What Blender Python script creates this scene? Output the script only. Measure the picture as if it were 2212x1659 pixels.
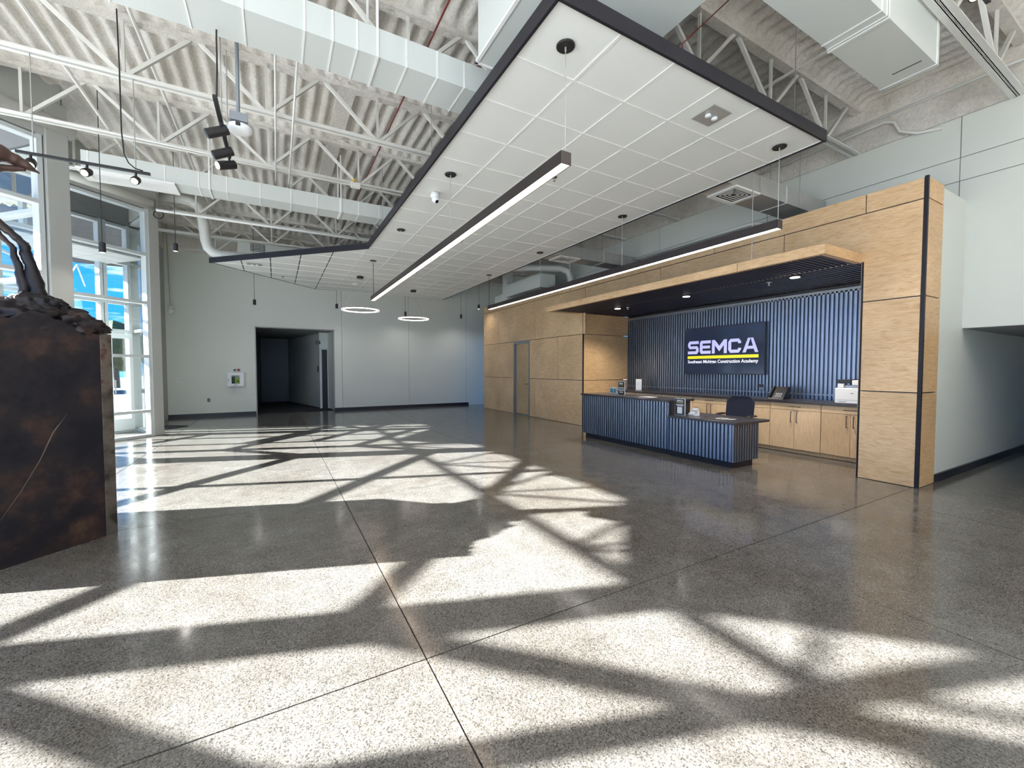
import bpy, math, random
from mathutils import Vector, noise
random.seed(7)
SC = bpy.context.scene
COL = SC.collection
for _o in list(bpy.data.objects):
    bpy.data.objects.remove(_o)

# ------------------------------------------------------------------ camera
cam_d = bpy.data.cameras.new('camera')
cam_d.sensor_width = 36.0
cam_d.lens = 36.0 * 900.0 / 2212.0
cam_d.clip_start = 0.05
cam_d.clip_end = 500
cam = bpy.data.objects.new('camera', cam_d)
COL.objects.link(cam)
cam.location = (0, 0, 1.5)
cam.rotation_euler = (math.radians(90 - 2.068), 0, -math.atan(509 * math.cos(math.radians(2.068)) / 900.0))
SC.camera = cam

# ------------------------------------------------------------------ view, world, sun
SC.view_settings.view_transform = 'Standard'
SC.view_settings.look = 'None'
SC.view_settings.gamma = 1.0
SC.view_settings.use_curve_mapping = False
SC.view_settings.exposure = 1.68
SC.cycles.max_bounces = 8
SC.cycles.diffuse_bounces = 5
SC.cycles.glossy_bounces = 3
SC.cycles.transmission_bounces = 4
SC.cycles.transparent_max_bounces = 14
SC.cycles.caustics_reflective = False
SC.cycles.caustics_refractive = False
SC.cycles.sample_clamp_indirect = 6.0
SC.cycles.blur_glossy = 0.5
SC.cycles.use_adaptive_sampling = True
SC.cycles.adaptive_threshold = 0.03

world = bpy.data.worlds.new('sky')
SC.world = world
world.use_nodes = True
nt = world.node_tree
nt.nodes.clear()
def wn(t, **k):
    n = nt.nodes.new(t)
    for a, b in k.items():
        setattr(n, a, b)
    return n
tc = wn('ShaderNodeTexCoord')
sep = wn('ShaderNodeSeparateXYZ')
nt.links.new(tc.outputs['Generated'], sep.inputs[0])
zm = wn('ShaderNodeMath', operation='MAXIMUM'); zm.inputs[1].default_value = 0.06
nt.links.new(sep.outputs['Z'], zm.inputs[0])
dv = wn('ShaderNodeVectorMath', operation='DIVIDE')
cmb = wn('ShaderNodeCombineXYZ')
for i in range(3):
    nt.links.new(zm.outputs[0], cmb.inputs[i])
nt.links.new(tc.outputs['Generated'], dv.inputs[0]); nt.links.new(cmb.outputs[0], dv.inputs[1])
ns = wn('ShaderNodeTexNoise'); ns.inputs['Scale'].default_value = 1.15; ns.inputs['Detail'].default_value = 8; ns.inputs['Roughness'].default_value = 0.6
nt.links.new(dv.outputs[0], ns.inputs['Vector'])
cr = wn('ShaderNodeValToRGB')
cr.color_ramp.elements[0].position = 0.54; cr.color_ramp.elements[1].position = 0.74
nt.links.new(ns.outputs['Fac'], cr.inputs[0])
sky = wn('ShaderNodeValToRGB')
e = sky.color_ramp.elements
e[0].position = 0.0; e[0].color = (0.16, 0.50, 0.95, 1)
e[1].position = 1.0; e[1].color = (0.012, 0.14, 0.50, 1)
m_ = e.new(0.10); m_.color = (0.022, 0.27, 0.75, 1)
nt.links.new(sep.outputs['Z'], sky.inputs[0])
mx = wn('ShaderNodeMix', data_type='RGBA')
nt.links.new(cr.outputs['Color'], mx.inputs[0])
nt.links.new(sky.outputs[0], mx.inputs[6]); mx.inputs[7].default_value = (0.85, 0.9, 0.95, 1)
bg = wn('ShaderNodeBackground'); bg.inputs['Strength'].default_value = 0.75
nt.links.new(mx.outputs[2], bg.inputs['Color'])
wo = wn('ShaderNodeOutputWorld')
nt.links.new(bg.outputs[0], wo.inputs['Surface'])

sun_d = bpy.data.lights.new('sun', 'SUN')
sun_d.energy = 18.5
sun_d.angle = math.radians(0.55)
sun_d.color = (1.0, 0.995, 0.985)
sun = bpy.data.objects.new('sun', sun_d)
COL.objects.link(sun)
SUN = Vector((0.945, -0.326, -0.5146)).normalized()
sun.rotation_euler = SUN.to_track_quat('-Z', 'Y').to_euler()

# ------------------------------------------------------------------ materials
MATS = {}
def mat(name, color, rough=0.5, metal=0.0, spec=0.5, bump=None, vary=None, emit=None):
    """bump=(scale, strength, distance); vary=(scale, amount) brightness noise; emit=(colour, strength)"""
    m = bpy.data.materials.new(name)
    m.use_nodes = True
    t = m.node_tree
    b = t.nodes['Principled BSDF']
    b.inputs['Base Color'].default_value = (*color, 1)
    b.inputs['Roughness'].default_value = rough
    b.inputs['Metallic'].default_value = metal
    b.inputs['Specular IOR Level'].default_value = spec
    g = t.nodes.new('ShaderNodeNewGeometry')
    if vary:
        n = t.nodes.new('ShaderNodeTexNoise'); n.inputs['Scale'].default_value = vary[0]; n.inputs['Detail'].default_value = 5
        t.links.new(g.outputs['Position'], n.inputs['Vector'])
        r = t.nodes.new('ShaderNodeValToRGB')
        r.color_ramp.elements[0].position = 0.3; r.color_ramp.elements[1].position = 0.7
        lo, hi = 1 - vary[1], 1 + vary[1]
        r.color_ramp.elements[0].color = (*[min(1, c * lo) for c in color], 1)
        r.color_ramp.elements[1].color = (*[min(1, c * hi) for c in color], 1)
        t.links.new(n.outputs['Fac'], r.inputs[0]); t.links.new(r.outputs[0], b.inputs['Base Color'])
    if bump:
        n = t.nodes.new('ShaderNodeTexNoise'); n.inputs['Scale'].default_value = bump[0]; n.inputs['Detail'].default_value = 6
        t.links.new(g.outputs['Position'], n.inputs['Vector'])
        bp = t.nodes.new('ShaderNodeBump'); bp.inputs['Strength'].default_value = bump[1]; bp.inputs['Distance'].default_value = bump[2]
        t.links.new(n.outputs['Fac'], bp.inputs['Height']); t.links.new(bp.outputs[0], b.inputs['Normal'])
    if emit:
        b.inputs['Emission Color'].default_value = (*emit[0], 1)
        b.inputs['Emission Strength'].default_value = emit[1]
    MATS[name] = m
    return m

mat('wall_paint', (0.71, 0.735, 0.69), 0.55, bump=(220, 0.05, 0.002))
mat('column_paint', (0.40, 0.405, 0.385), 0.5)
mat('steel_paint', (0.78, 0.775, 0.74), 0.45)
mat('web_paint', (0.66, 0.655, 0.62), 0.5)
mat('duct_paint', (0.64, 0.675, 0.66), 0.4, bump=(6, 0.05, 0.01))
mat('tile_white', (0.83, 0.845, 0.83), 0.55, bump=(300, 0.06, 0.001))
mat('grid_white', (0.84, 0.84, 0.83), 0.4)
mat('fascia_dark', (0.022, 0.020, 0.026), 0.45, spec=0.25)
mat('fixture_black', (0.018, 0.016, 0.018), 0.4)
mat('fixture_bronze', (0.035, 0.026, 0.026), 0.35, metal=0.3)
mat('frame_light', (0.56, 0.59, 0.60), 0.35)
mat('slate_metal', (0.26, 0.305, 0.40), 0.34, metal=0.88)
mat('slate_deep', (0.022, 0.020, 0.034), 0.38, metal=0.3)
mat('laminate_dark', (0.040, 0.036, 0.042), 0.28)
mat('reveal_black', (0.010, 0.009, 0.014), 0.5)
mat('baseboard_navy', (0.016, 0.016, 0.026), 0.4)
mat('chair_navy', (0.010, 0.012, 0.032), 0.8, bump=(400, 0.2, 0.002))
mat('plastic_black', (0.010, 0.009, 0.011), 0.35)
mat('plastic_white', (0.84, 0.86, 0.88), 0.4)
mat('paper_white', (0.80, 0.81, 0.82), 0.6)
mat('steel_grey', (0.30, 0.33, 0.37), 0.35, metal=0.6)
mat('handle_bronze', (0.12, 0.09, 0.075), 0.35, metal=0.6)
mat('pipe_white', (0.74, 0.745, 0.72), 0.4)
mat('cable_black', (0.012, 0.012, 0.013), 0.5)
mat('cable_steel', (0.45, 0.45, 0.44), 0.4, metal=0.5)
mat('cable_red', (0.16, 0.02, 0.02), 0.4)
mat('galv_duct', (0.46, 0.455, 0.44), 0.35, metal=0.35, vary=(4, 0.06))
mat('screen_dark', (0.012, 0.016, 0.028), 0.10, emit=((0.012, 0.017, 0.035), 0.4))
mat('screen_lilac', (0.35, 0.35, 0.6), 0.2, emit=((0.42, 0.41, 0.68), 0.34))
mat('screen_white', (0.5, 0.5, 0.6), 0.2, emit=((0.62, 0.62, 0.72), 0.42))
mat('screen_yellow', (0.5, 0.45, 0.02), 0.2, emit=((0.62, 0.56, 0.02), 0.34))
mat('sign_black', (0.020, 0.020, 0.024), 0.3)
mat('sign_white', (0.82, 0.82, 0.84), 0.5)
mat('sign_gold', (0.36, 0.33, 0.14), 0.5)
mat('sign_teal', (0.03, 0.16, 0.22), 0.4)
mat('aed_green', (0.32, 0.42, 0.04), 0.4)
mat('aed_red', (0.45, 0.03, 0.03), 0.4)
mat('yellow_tag', (0.75, 0.45, 0.02), 0.4)
mat('outlet_and_shade_dark', (0.02, 0.024, 0.045), 0.4)
mat('bounce_concrete', (0.60, 0.605, 0.60), 0.85, vary=(1.5, 0.08))
mat('asphalt', (0.14, 0.14, 0.145), 0.85, vary=(1.5, 0.15))
mat('leaf_far', (0.05, 0.09, 0.03), 0.9, bump=(3, 0.6, 0.3))
mat('facade_far', (0.30, 0.29, 0.28), 0.8)
mat('header_grey', (0.16, 0.165, 0.17), 0.6)  # outer headers darkened, vestibule shade put into the colour
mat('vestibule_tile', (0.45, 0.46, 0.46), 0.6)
mat('frame_shaded', (0.42, 0.45, 0.46), 0.4)  # darker copy of frame_light with the shade put into its colour
mat('soffit_dark', (0.05, 0.052, 0.055), 0.7)
mat('soffit_grey', (0.30, 0.31, 0.32), 0.6)
mat('lamp_warm', (0.9, 0.8, 0.7), 0.4, emit=((1.0, 0.74, 0.52), 2.6))
mat('lamp_white', (0.9, 0.9, 0.85), 0.4, emit=((1.0, 0.95, 0.86), 4.0))
mat('lamp_ring', (0.9, 0.8, 0.75), 0.4, emit=((1.0, 0.82, 0.72), 1.6))
mat('lamp_spot', (0.9, 0.85, 0.7), 0.4, emit=((1.0, 0.86, 0.62), 4.0))
mat('fill_lamp_down', (0.9, 0.9, 0.88), 0.4, emit=((1.0, 0.95, 0.88), 5.0))
mat('fill_lamp_up', (0.9, 0.9, 0.88), 0.4, emit=((1.0, 0.98, 0.97), 16.0))
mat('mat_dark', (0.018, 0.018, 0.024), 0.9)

def node_mat(name):
    m = bpy.data.materials.new(name); m.use_nodes = True
    MATS[name] = m
    t = m.node_tree
    return m, t, t.nodes['Principled BSDF']
def N(t, typ, ins=None, **k):
    n = t.nodes.new(typ)
    for a, b in k.items():
        setattr(n, a, b)
    for a, b in (ins or {}).items():
        n.inputs[a].default_value = b
    return n
def ramp(t, fac, stops):
    r = t.nodes.new('ShaderNodeValToRGB')
    el = r.color_ramp.elements
    while len(el) < len(stops):
        el.new(0.5)
    for q, (p, c) in zip(el, stops):
        q.position = p; q.color = (*c, 1)
    t.links.new(fac, r.inputs[0])
    return r.outputs[0]

# polished concrete with exposed aggregate
m, t, b = node_mat('polished_concrete')
g = N(t, 'ShaderNodeNewGeometry')
v1 = N(t, 'ShaderNodeTexVoronoi', {'Scale': 190.0}); t.links.new(g.outputs['Position'], v1.inputs['Vector'])
v2 = N(t, 'ShaderNodeTexVoronoi', {'Scale': 110.0}); t.links.new(g.outputs['Position'], v2.inputs['Vector'])
n1 = N(t, 'ShaderNodeTexNoise', {'Scale': 0.9, 'Detail': 6.0, 'Roughness': 0.6}); t.links.new(g.outputs['Position'], n1.inputs['Vector'])
n2 = N(t, 'ShaderNodeTexNoise', {'Scale': 5.0, 'Detail': 5.0, 'Roughness': 0.65}); t.links.new(g.outputs['Position'], n2.inputs['Vector'])
chip = ramp(t, v1.outputs['Color'], [(0.0, (0.030, 0.027, 0.025)), (0.22, (0.06, 0.054, 0.048)), (0.30, (0.20, 0.192, 0.18)), (0.62, (0.27, 0.26, 0.247)), (0.78, (0.40, 0.395, 0.38)), (1.0, (0.55, 0.545, 0.525))])
chip2 = ramp(t, v2.outputs['Color'], [(0.0, (0.06, 0.054, 0.05)), (0.14, (0.13, 0.12, 0.108)), (0.25, (0.22, 0.212, 0.198)), (1.0, (0.28, 0.27, 0.255))])
mxa = N(t, 'ShaderNodeMix', {0: 0.30}, data_type='RGBA'); t.links.new(chip, mxa.inputs[6]); t.links.new(chip2, mxa.inputs[7])
tint = ramp(t, n1.outputs['Fac'], [(0.30, (0.43, 0.40, 0.37)), (0.5, (0.54, 0.525, 0.51)), (0.72, (0.61, 0.61, 0.615))])
mul = N(t, 'ShaderNodeMix', {0: 1.0}, data_type='RGBA', blend_type='MULTIPLY'); t.links.new(mxa.outputs[2], mul.inputs[6]); t.links.new(tint, mul.inputs[7])
tint2 = ramp(t, n2.outputs['Fac'], [(0.3, (0.80, 0.79, 0.78)), (0.7, (1.12, 1.11, 1.10))])
mul2 = N(t, 'ShaderNodeMix', {0: 1.0}, data_type='RGBA', blend_type='MULTIPLY'); t.links.new(mul.outputs[2], mul2.inputs[6]); t.links.new(tint2, mul2.inputs[7])
t.links.new(mul2.outputs[2], b.inputs['Base Color'])
rr = ramp(t, n2.outputs['Fac'], [(0.3, (0.09, 0.09, 0.09)), (0.7, (0.19, 0.19, 0.19))])
t.links.new(rr, b.inputs['Roughness'])
b.inputs['Specular IOR Level'].default_value = 0.5
mat('joint_dark', (0.075, 0.072, 0.068), 0.7)

# maple veneer plywood, grain along the given axis
def wood(name, axis, dark, mid, light, rough=0.42):
    m, t, b = node_mat(name)
    g = N(t, 'ShaderNodeNewGeometry')
    oi = N(t, 'ShaderNodeObjectInfo')
    off = N(t, 'ShaderNodeVectorMath', {1: (37.0, 53.0, 19.0)}, operation='MULTIPLY'); t.links.new(oi.outputs['Random'], off.inputs[0])
    add = N(t, 'ShaderNodeVectorMath', operation='ADD'); t.links.new(g.outputs['Position'], add.inputs[0]); t.links.new(off.outputs[0], add.inputs[1])
    s = [46.0, 46.0, 46.0]; s[axis] = 6.5
    sc = N(t, 'ShaderNodeVectorMath', {1: tuple(s)}, operation='MULTIPLY'); t.links.new(add.outputs[0], sc.inputs[0])
    n1 = N(t, 'ShaderNodeTexNoise', {'Scale': 1.0, 'Detail': 9.0, 'Roughness': 0.66, 'Distortion': 0.9}); t.links.new(sc.outputs[0], n1.inputs['Vector'])
    c = ramp(t, n1.outputs['Fac'], [(0.30, dark), (0.46, mid), (0.62, light), (0.8, mid)])
    s2 = [4.2, 4.2, 4.2]; s2[axis] = 2.2
    sc2 = N(t, 'ShaderNodeVectorMath', {1: tuple(s2)}, operation='MULTIPLY'); t.links.new(add.outputs[0], sc2.inputs[0])
    vk = N(t, 'ShaderNodeTexVoronoi', {'Scale': 0.42}); t.links.new(sc2.outputs[0], vk.inputs['Vector'])
    kn = ramp(t, vk.outputs['Distance'], [(0.0, (0.52, 0.40, 0.30)), (0.035, (0.74, 0.62, 0.50)), (0.11, (1, 1, 1))])
    mu = N(t, 'ShaderNodeMix', {0: 0.75}, data_type='RGBA', blend_type='MULTIPLY'); t.links.new(c, mu.inputs[6]); t.links.new(kn, mu.inputs[7])
    big = N(t, 'ShaderNodeTexNoise', {'Scale': 1.1, 'Detail': 2.0}); t.links.new(add.outputs[0], big.inputs['Vector'])
    bt = ramp(t, big.outputs['Fac'], [(0.3, (0.84, 0.82, 0.80)), (0.7, (1.08, 1.08, 1.10))])
    mu2 = N(t, 'ShaderNodeMix', {0: 1.0}, data_type='RGBA', blend_type='MULTIPLY'); t.links.new(mu.outputs[2], mu2.inputs[6]); t.links.new(bt, mu2.inputs[7])
    t.links.new(mu2.outputs[2], b.inputs['Base Color'])
    b.inputs['Roughness'].default_value = rough
    return m
wood('maple', 1, (0.58, 0.36, 0.175), (0.75, 0.495, 0.265), (0.84, 0.605, 0.365))
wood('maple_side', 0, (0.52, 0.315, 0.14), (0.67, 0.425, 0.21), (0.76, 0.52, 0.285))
wood('maple_cabinet', 2, (0.60, 0.42, 0.24), (0.70, 0.505, 0.305), (0.76, 0.57, 0.365))
wood('maple_door', 2, (0.44, 0.285, 0.135), (0.58, 0.40, 0.21), (0.66, 0.48, 0.28))

# sprayed foam
m, t, b = node_mat('spray_foam')
g = N(t, 'ShaderNodeNewGeometry')
n1 = N(t, 'ShaderNodeTexNoise', {'Scale': 22.0, 'Detail': 7.0, 'Roughness': 0.72}); t.links.new(g.outputs['Position'], n1.inputs['Vector'])
n2 = N(t, 'ShaderNodeTexNoise', {'Scale': 1.3, 'Detail': 4.0}); t.links.new(g.outputs['Position'], n2.inputs['Vector'])
c = ramp(t, n1.outputs['Fac'], [(0.28, (0.68, 0.64, 0.59)), (0.55, (0.83, 0.80, 0.755)), (0.75, (0.90, 0.88, 0.85))])
tt = ramp(t, n2.outputs['Fac'], [(0.35, (0.90, 0.88, 0.85)), (0.65, (1.08, 1.08, 1.08))])
mu = N(t, 'ShaderNodeMix', {0: 1.0}, data_type='RGBA', blend_type='MULTIPLY'); t.links.new(c, mu.inputs[6]); t.links.new(tt, mu.inputs[7])
t.links.new(mu.outputs[2], b.inputs['Base Color'])
bp = N(t, 'ShaderNodeBump', {'Strength': 0.9, 'Distance': 0.03}); t.links.new(n1.outputs['Fac'], bp.inputs['Height']); t.links.new(bp.outputs[0], b.inputs['Normal'])
b.inputs['Roughness'].default_value = 0.75

# dark patinated bronze
m, t, b = node_mat('bronze_patina')
g = N(t, 'ShaderNodeNewGeometry')
n1 = N(t, 'ShaderNodeTexNoise', {'Scale': 3.2, 'Detail': 6.0, 'Roughness': 0.62}); t.links.new(g.outputs['Position'], n1.inputs['Vector'])
c = ramp(t, n1.outputs['Fac'], [(0.38, (0.010, 0.010, 0.016)), (0.52, (0.022, 0.018, 0.022)), (0.63, (0.060, 0.034, 0.028)), (0.76, (0.14, 0.085, 0.055))])
t.links.new(c, b.inputs['Base Color'])
b.inputs['Metallic'].default_value = 0.35; b.inputs['Roughness'].default_value = 0.42
bp = N(t, 'ShaderNodeBump', {'Strength': 0.25, 'Distance': 0.02}); t.links.new(n1.outputs['Fac'], bp.inputs['Height']); t.links.new(bp.outputs[0], b.inputs['Normal'])
m, t, b = node_mat('bronze_strip')
g = N(t, 'ShaderNodeNewGeometry')
n1 = N(t, 'ShaderNodeTexNoise', {'Scale': 7.0, 'Detail': 5.0}); t.links.new(g.outputs['Position'], n1.inputs['Vector'])
c = ramp(t, n1.outputs['Fac'], [(0.36, (0.03, 0.024, 0.022)), (0.48, (0.10, 0.082, 0.065)), (0.62, (0.14, 0.118, 0.095)), (0.70, (0.085, 0.028, 0.024))])
t.links.new(c, b.inputs['Base Color']); b.inputs['Roughness'].default_value = 0.5; b.inputs['Metallic'].default_value = 0.3

mat('bronze_brown', (0.085, 0.045, 0.036), 0.5, metal=0.2)
# glazing
m = bpy.data.materials.new('glass'); m.use_nodes = True; MATS['glass'] = m
t = m.node_tree; t.nodes.clear()
tr = N(t, 'ShaderNodeBsdfTransparent', {'Color': (0.95, 0.98, 0.97, 1)})
gl = N(t, 'ShaderNodeBsdfGlossy', {'Roughness': 0.0, 'Color': (1, 1, 1, 1)})
lw = N(t, 'ShaderNodeLayerWeight', {'Blend': 0.5})
pw = N(t, 'ShaderNodeMath', {1: 5.0}, operation='POWER'); t.links.new(lw.outputs['Facing'], pw.inputs[0])
fr = N(t, 'ShaderNodeMath', {1: 0.9, 2: 0.05}, operation='MULTIPLY_ADD'); t.links.new(pw.outputs[0], fr.inputs[0])
ms = N(t, 'ShaderNodeMixShader')
out = N(t, 'ShaderNodeOutputMaterial')
t.links.new(fr.outputs[0], ms.inputs[0]); t.links.new(tr.outputs[0], ms.inputs[1]); t.links.new(gl.outputs[0], ms.inputs[2]); t.links.new(ms.outputs[0], out.inputs[0])

# ------------------------------------------------------------------ mesh helpers
class MB:
    def __init__(s):
        s.v = []; s.f = []
    def add(s, vs, fs):
        o = len(s.v); s.v += [tuple(p) for p in vs]; s.f += [tuple(i + o for i in f) for f in fs]
        return s
    def box(s, x0, x1, y0, y1, z0, z1):
        if x0 > x1: x0, x1 = x1, x0
        if y0 > y1: y0, y1 = y1, y0
        if z0 > z1: z0, z1 = z1, z0
        return s.add([(x0, y0, z0), (x1, y0, z0), (x1, y1, z0), (x0, y1, z0), (x0, y0, z1), (x1, y0, z1), (x1, y1, z1), (x0, y1, z1)],
                     [(0, 3, 2, 1), (4, 5, 6, 7), (0, 1, 5, 4), (1, 2, 6, 5), (2, 3, 7, 6), (3, 0, 4, 7)])
    def obox(s, P, u, s0, s1, d0, d1, z0, z1):
        """box in a vertical frame: origin P(x,y), unit direction u, normal n to its side"""
        n = (-u[1], u[0])
        def q(a, d, z): return (P[0] + u[0] * a + n[0] * d, P[1] + u[1] * a + n[1] * d, z)
        return s.add([q(s0, d0, z0), q(s1, d0, z0), q(s1, d1, z0), q(s0, d1, z0), q(s0, d0, z1), q(s1, d0, z1), q(s1, d1, z1), q(s0, d1, z1)],
                     [(0, 3, 2, 1), (4, 5, 6, 7), (0, 1, 5, 4), (1, 2, 6, 5), (2, 3, 7, 6), (3, 0, 4, 7)])
    def prism(s, poly, z0, z1):
        n = len(poly)
        return s.add([(x, y, z0) for x, y in poly] + [(x, y, z1) for x, y in poly],
                     [tuple(range(n - 1, -1, -1)), tuple(range(n, 2 * n))] + [(i, (i + 1) % n, n + (i + 1) % n, n + i) for i in range(n)])
    def tube(s, pts, r, n=8, cap=True, flat=None):
        """tube along points; r a number or list; flat=(scale) squashes along the second frame axis"""
        P = [Vector(p) for p in pts]
        R = r if isinstance(r, (list, tuple)) else [r] * len(P)
        vs = []; prev = None
        for i, p in enumerate(P):
            d = (P[min(i + 1, len(P) - 1)] - P[max(i - 1, 0)]).normalized()
            if prev is None:
                a = Vector((0, 0, 1)) if abs(d.z) < 0.9 else Vector((1, 0, 0))
                x = d.cross(a).normalized()
            else:
                x = (prev - d * prev.dot(d)).normalized()
            prev = x
            y = d.cross(x)
            for k in range(n):
                w = 2 * math.pi * (k + 0.5) / n
                vs.append(p + x * (R[i] * math.cos(w)) + y * (R[i] * math.sin(w) * (flat or 1)))
        fs = [(i * n + k, i * n + (k + 1) % n, (i + 1) * n + (k + 1) % n, (i + 1) * n + k) for i in range(len(P) - 1) for k in range(n)]
        if cap:
            fs += [tuple(range(n - 1, -1, -1)), tuple(range((len(P) - 1) * n, len(P) * n))]
        return s.add(vs, fs)
    def bar(s, a, b, w, h=None):
        """square bar from a to b"""
        h = h or w
        A, B = Vector(a), Vector(b); d = (B - A).normalized()
        up = Vector((0, 0, 1)) if abs(d.z) < 0.95 else Vector((1, 0, 0))
        x = d.cross(up).normalized() * (w / 2); y = x.normalized().cross(d) * (h / 2)
        vs = [A - x - y, A + x - y, A + x + y, A - x + y, B - x - y, B + x - y, B + x + y, B - x + y]
        return s.add(vs, [(0, 3, 2, 1), (4, 5, 6, 7), (0, 1, 5, 4), (1, 2, 6, 5), (2, 3, 7, 6), (3, 0, 4, 7)])
    def cyl(s, c, r, z0, z1, n=20, r1=None):
        r1 = r if r1 is None else r1
        vs = [(c[0] + r * math.cos(2 * math.pi * k / n), c[1] + r * math.sin(2 * math.pi * k / n), z0) for k in range(n)]
        vs += [(c[0] + r1 * math.cos(2 * math.pi * k / n), c[1] + r1 * math.sin(2 * math.pi * k / n), z1) for k in range(n)]
        return s.add(vs, [tuple(range(n - 1, -1, -1)), tuple(range(n, 2 * n))] + [(k, (k + 1) % n, n + (k + 1) % n, n + k) for k in range(n)])
    def lathe(s, c, prof, n=20):
        vs = []; m_ = len(prof)
        for r, z in prof:
            for k in range(n):
                vs.append((c[0] + r * math.cos(2 * math.pi * k / n), c[1] + r * math.sin(2 * math.pi * k / n), c[2] + z))
        fs = [(i * n + k, i * n + (k + 1) % n, (i + 1) * n + (k + 1) % n, (i + 1) * n + k) for i in range(m_ - 1) for k in range(n)]
        fs += [tuple(range(n - 1, -1, -1)), tuple(range((m_ - 1) * n, m_ * n))]
        return s.add(vs, fs)
    def build(s, name, material, parent=None, smooth=False, bevel=0.0):
        me = bpy.data.meshes.new(name)
        off = Vector(parent_world(parent)) if parent else Vector((0, 0, 0))
        me.from_pydata([Vector(p) - off for p in s.v], [], s.f)
        me.validate(); me.update()
        me.materials.append(MATS[material])
        if smooth:
            for p in me.polygons: p.use_smooth = True
        o = bpy.data.objects.new(name, me)
        COL.objects.link(o)
        if parent:
            o.parent = parent
        if bevel:
            md = o.modifiers.new('bevel', 'BEVEL'); md.width = bevel; md.segments = 2; md.limit_method = 'ANGLE'
        return o
def parent_world(p):
    x = Vector((0, 0, 0))
    while p:
        x += p.location; p = p.parent
    return x
def tag(o, label, cat, group=None):
    o['label'] = label; o['category'] = cat
    if group: o['group'] = group
    return o
def thing(name, label, cat, loc=(0, 0, 0), group=None):
    o = bpy.data.objects.new(name, None); COL.objects.link(o); o.location = loc
    o.empty_display_size = 0.1
    return tag(o, label, cat, group)
def struct(name, label=None, loc=(0, 0, 0)):
    o = bpy.data.objects.new(name, None); COL.objects.link(o); o.location = loc
    o['kind'] = 'structure'
    if label: o['label'] = label
    return o
def S(o, label=None):
    o['kind'] = 'structure'
    if label: o['label'] = label
    return o
def dup(root, loc, label, group=None):
    r = root.copy(); COL.objects.link(r); r.location = loc; r['label'] = label
    if group: r['group'] = group
    for ch in list(root.children):
        c = ch.copy(); COL.objects.link(c); c.parent = r
        for g_ in ch.children:
            d = g_.copy(); COL.objects.link(d); d.parent = c
    return r
def text_part(txt, size, P, ux, uz, material, parent, name='lettering', bold=0.0, align='CENTER', depth=0.001, width=None):
    """flat lettering; P centre baseline point, ux reading direction, uz up direction (3D)"""
    cu = bpy.data.curves.new('t', 'FONT'); cu.body = txt; cu.size = size; cu.align_x = align; cu.offset = bold
    cu.resolution_u = 3
    ob = bpy.data.objects.new('t', cu); COL.objects.link(ob)
    me = bpy.data.meshes.new_from_object(ob)
    bpy.data.objects.remove(ob)
    ux = Vector(ux); uz = Vector(uz); P = Vector(P)
    off = parent_world(parent)
    k = 1.0
    if width:
        xs = [v.co.x for v in me.vertices]
        k = width / (max(xs) - min(xs))
    for v in me.vertices:
        v.co = P + ux * (v.co.x * k) + uz * v.co.y - off
    me.materials.append(MATS[material])
    me.name = name
    o = bpy.data.objects.new(name, me); COL.objects.link(o); o.parent = parent
    return o
def clip(poly, a, b_, c):
    """keep a*x+b*y<=c"""
    out = []
    for i in range(len(poly)):
        p, q = poly[i], poly[(i + 1) % len(poly)]
        fp, fq = a * p[0] + b_ * p[1] - c, a * q[0] + b_ * q[1] - c
        if fp <= 0: out.append(p)
        if fp * fq < 0:
            k = fp / (fp - fq); out.append((p[0] + (q[0] - p[0]) * k, p[1] + (q[1] - p[1]) * k))
    return out
R2 = math.sqrt(0.5)

# ================================================================== STRUCTURE
# ---- floor: slabs between saw-cut joints
floor = MB().prism([(-7.0, 5.1), (2.9, -4.85), (14.2, -4.85), (14.2, 22.0), (-2.9, 22.0), (-2.9, 13.55), (-5.0, 11.4), (-4.1, 10.45), (-2.95, 9.2)], -0.12, -0.012).build('floor', 'joint_dark')
S(floor, 'polished grey concrete floor with saw cut joints')
jx = [-7.5, -4.68, -2.02, 0.65, 3.32, 5.99, 8.66, 11.33, 14.2]
jy = [-4.85, -1.03, 2.05, 5.13, 8.21, 11.29, 14.37, 17.45, 22.0]
# the floor outline is not convex: cut it into convex zones before clipping the slabs
ZONES = [[(-7.0, 5.1), (-2.95, 9.2), (2.9, 9.2), (14.2, 9.2), (14.2, -4.85), (2.9, -4.85)],
         [(-2.95, 9.2), (-4.1, 10.45), (-5.0, 11.4), (-2.9, 13.55), (14.2, 13.55), (14.2, 9.2)],
         [(-2.9, 13.55), (-2.9, 22.0), (14.2, 22.0), (14.2, 13.55)]]
for i in range(len(jx) - 1):
    for j in range(len(jy) - 1):
        x0, x1, y0, y1 = jx[i] + 0.004, jx[i + 1] - 0.004, jy[j] + 0.004, jy[j + 1] - 0.004
        mb = MB(); any_ = False
        for Z in ZONES:
            p = clip(clip(clip(clip(Z, 1, 0, x1), -1, 0, -x0), 0, 1, y1), 0, -1, -y0)
            if len(p) > 2:
                ar = sum(p[k][0] * p[(k + 1) % len(p)][1] - p[(k + 1) % len(p)][0] * p[k][1] for k in range(len(p)))
                if abs(ar) > 0.02:
                    if ar < 0: p = p[::-1]
                    mb.prism(p, -0.03, 0.0); any_ = True
        if any_:
            mb.build('slab', 'polished_concrete', floor)

S(MB().box(-90, 70, -90, 110, -0.4, -0.2).build('ground_far', 'asphalt'), 'dark asphalt beyond the added pale ground')
S(MB().prism([(-24, -14), (16, -14), (16, 9.0), (-24, 9.0)], -0.199, -0.14).build('ground_bounce', 'bounce_concrete'), 'added pale ground outside the glazing that bounces light indoors')  # pale reflector added to bounce sunlight up to the ceiling

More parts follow.
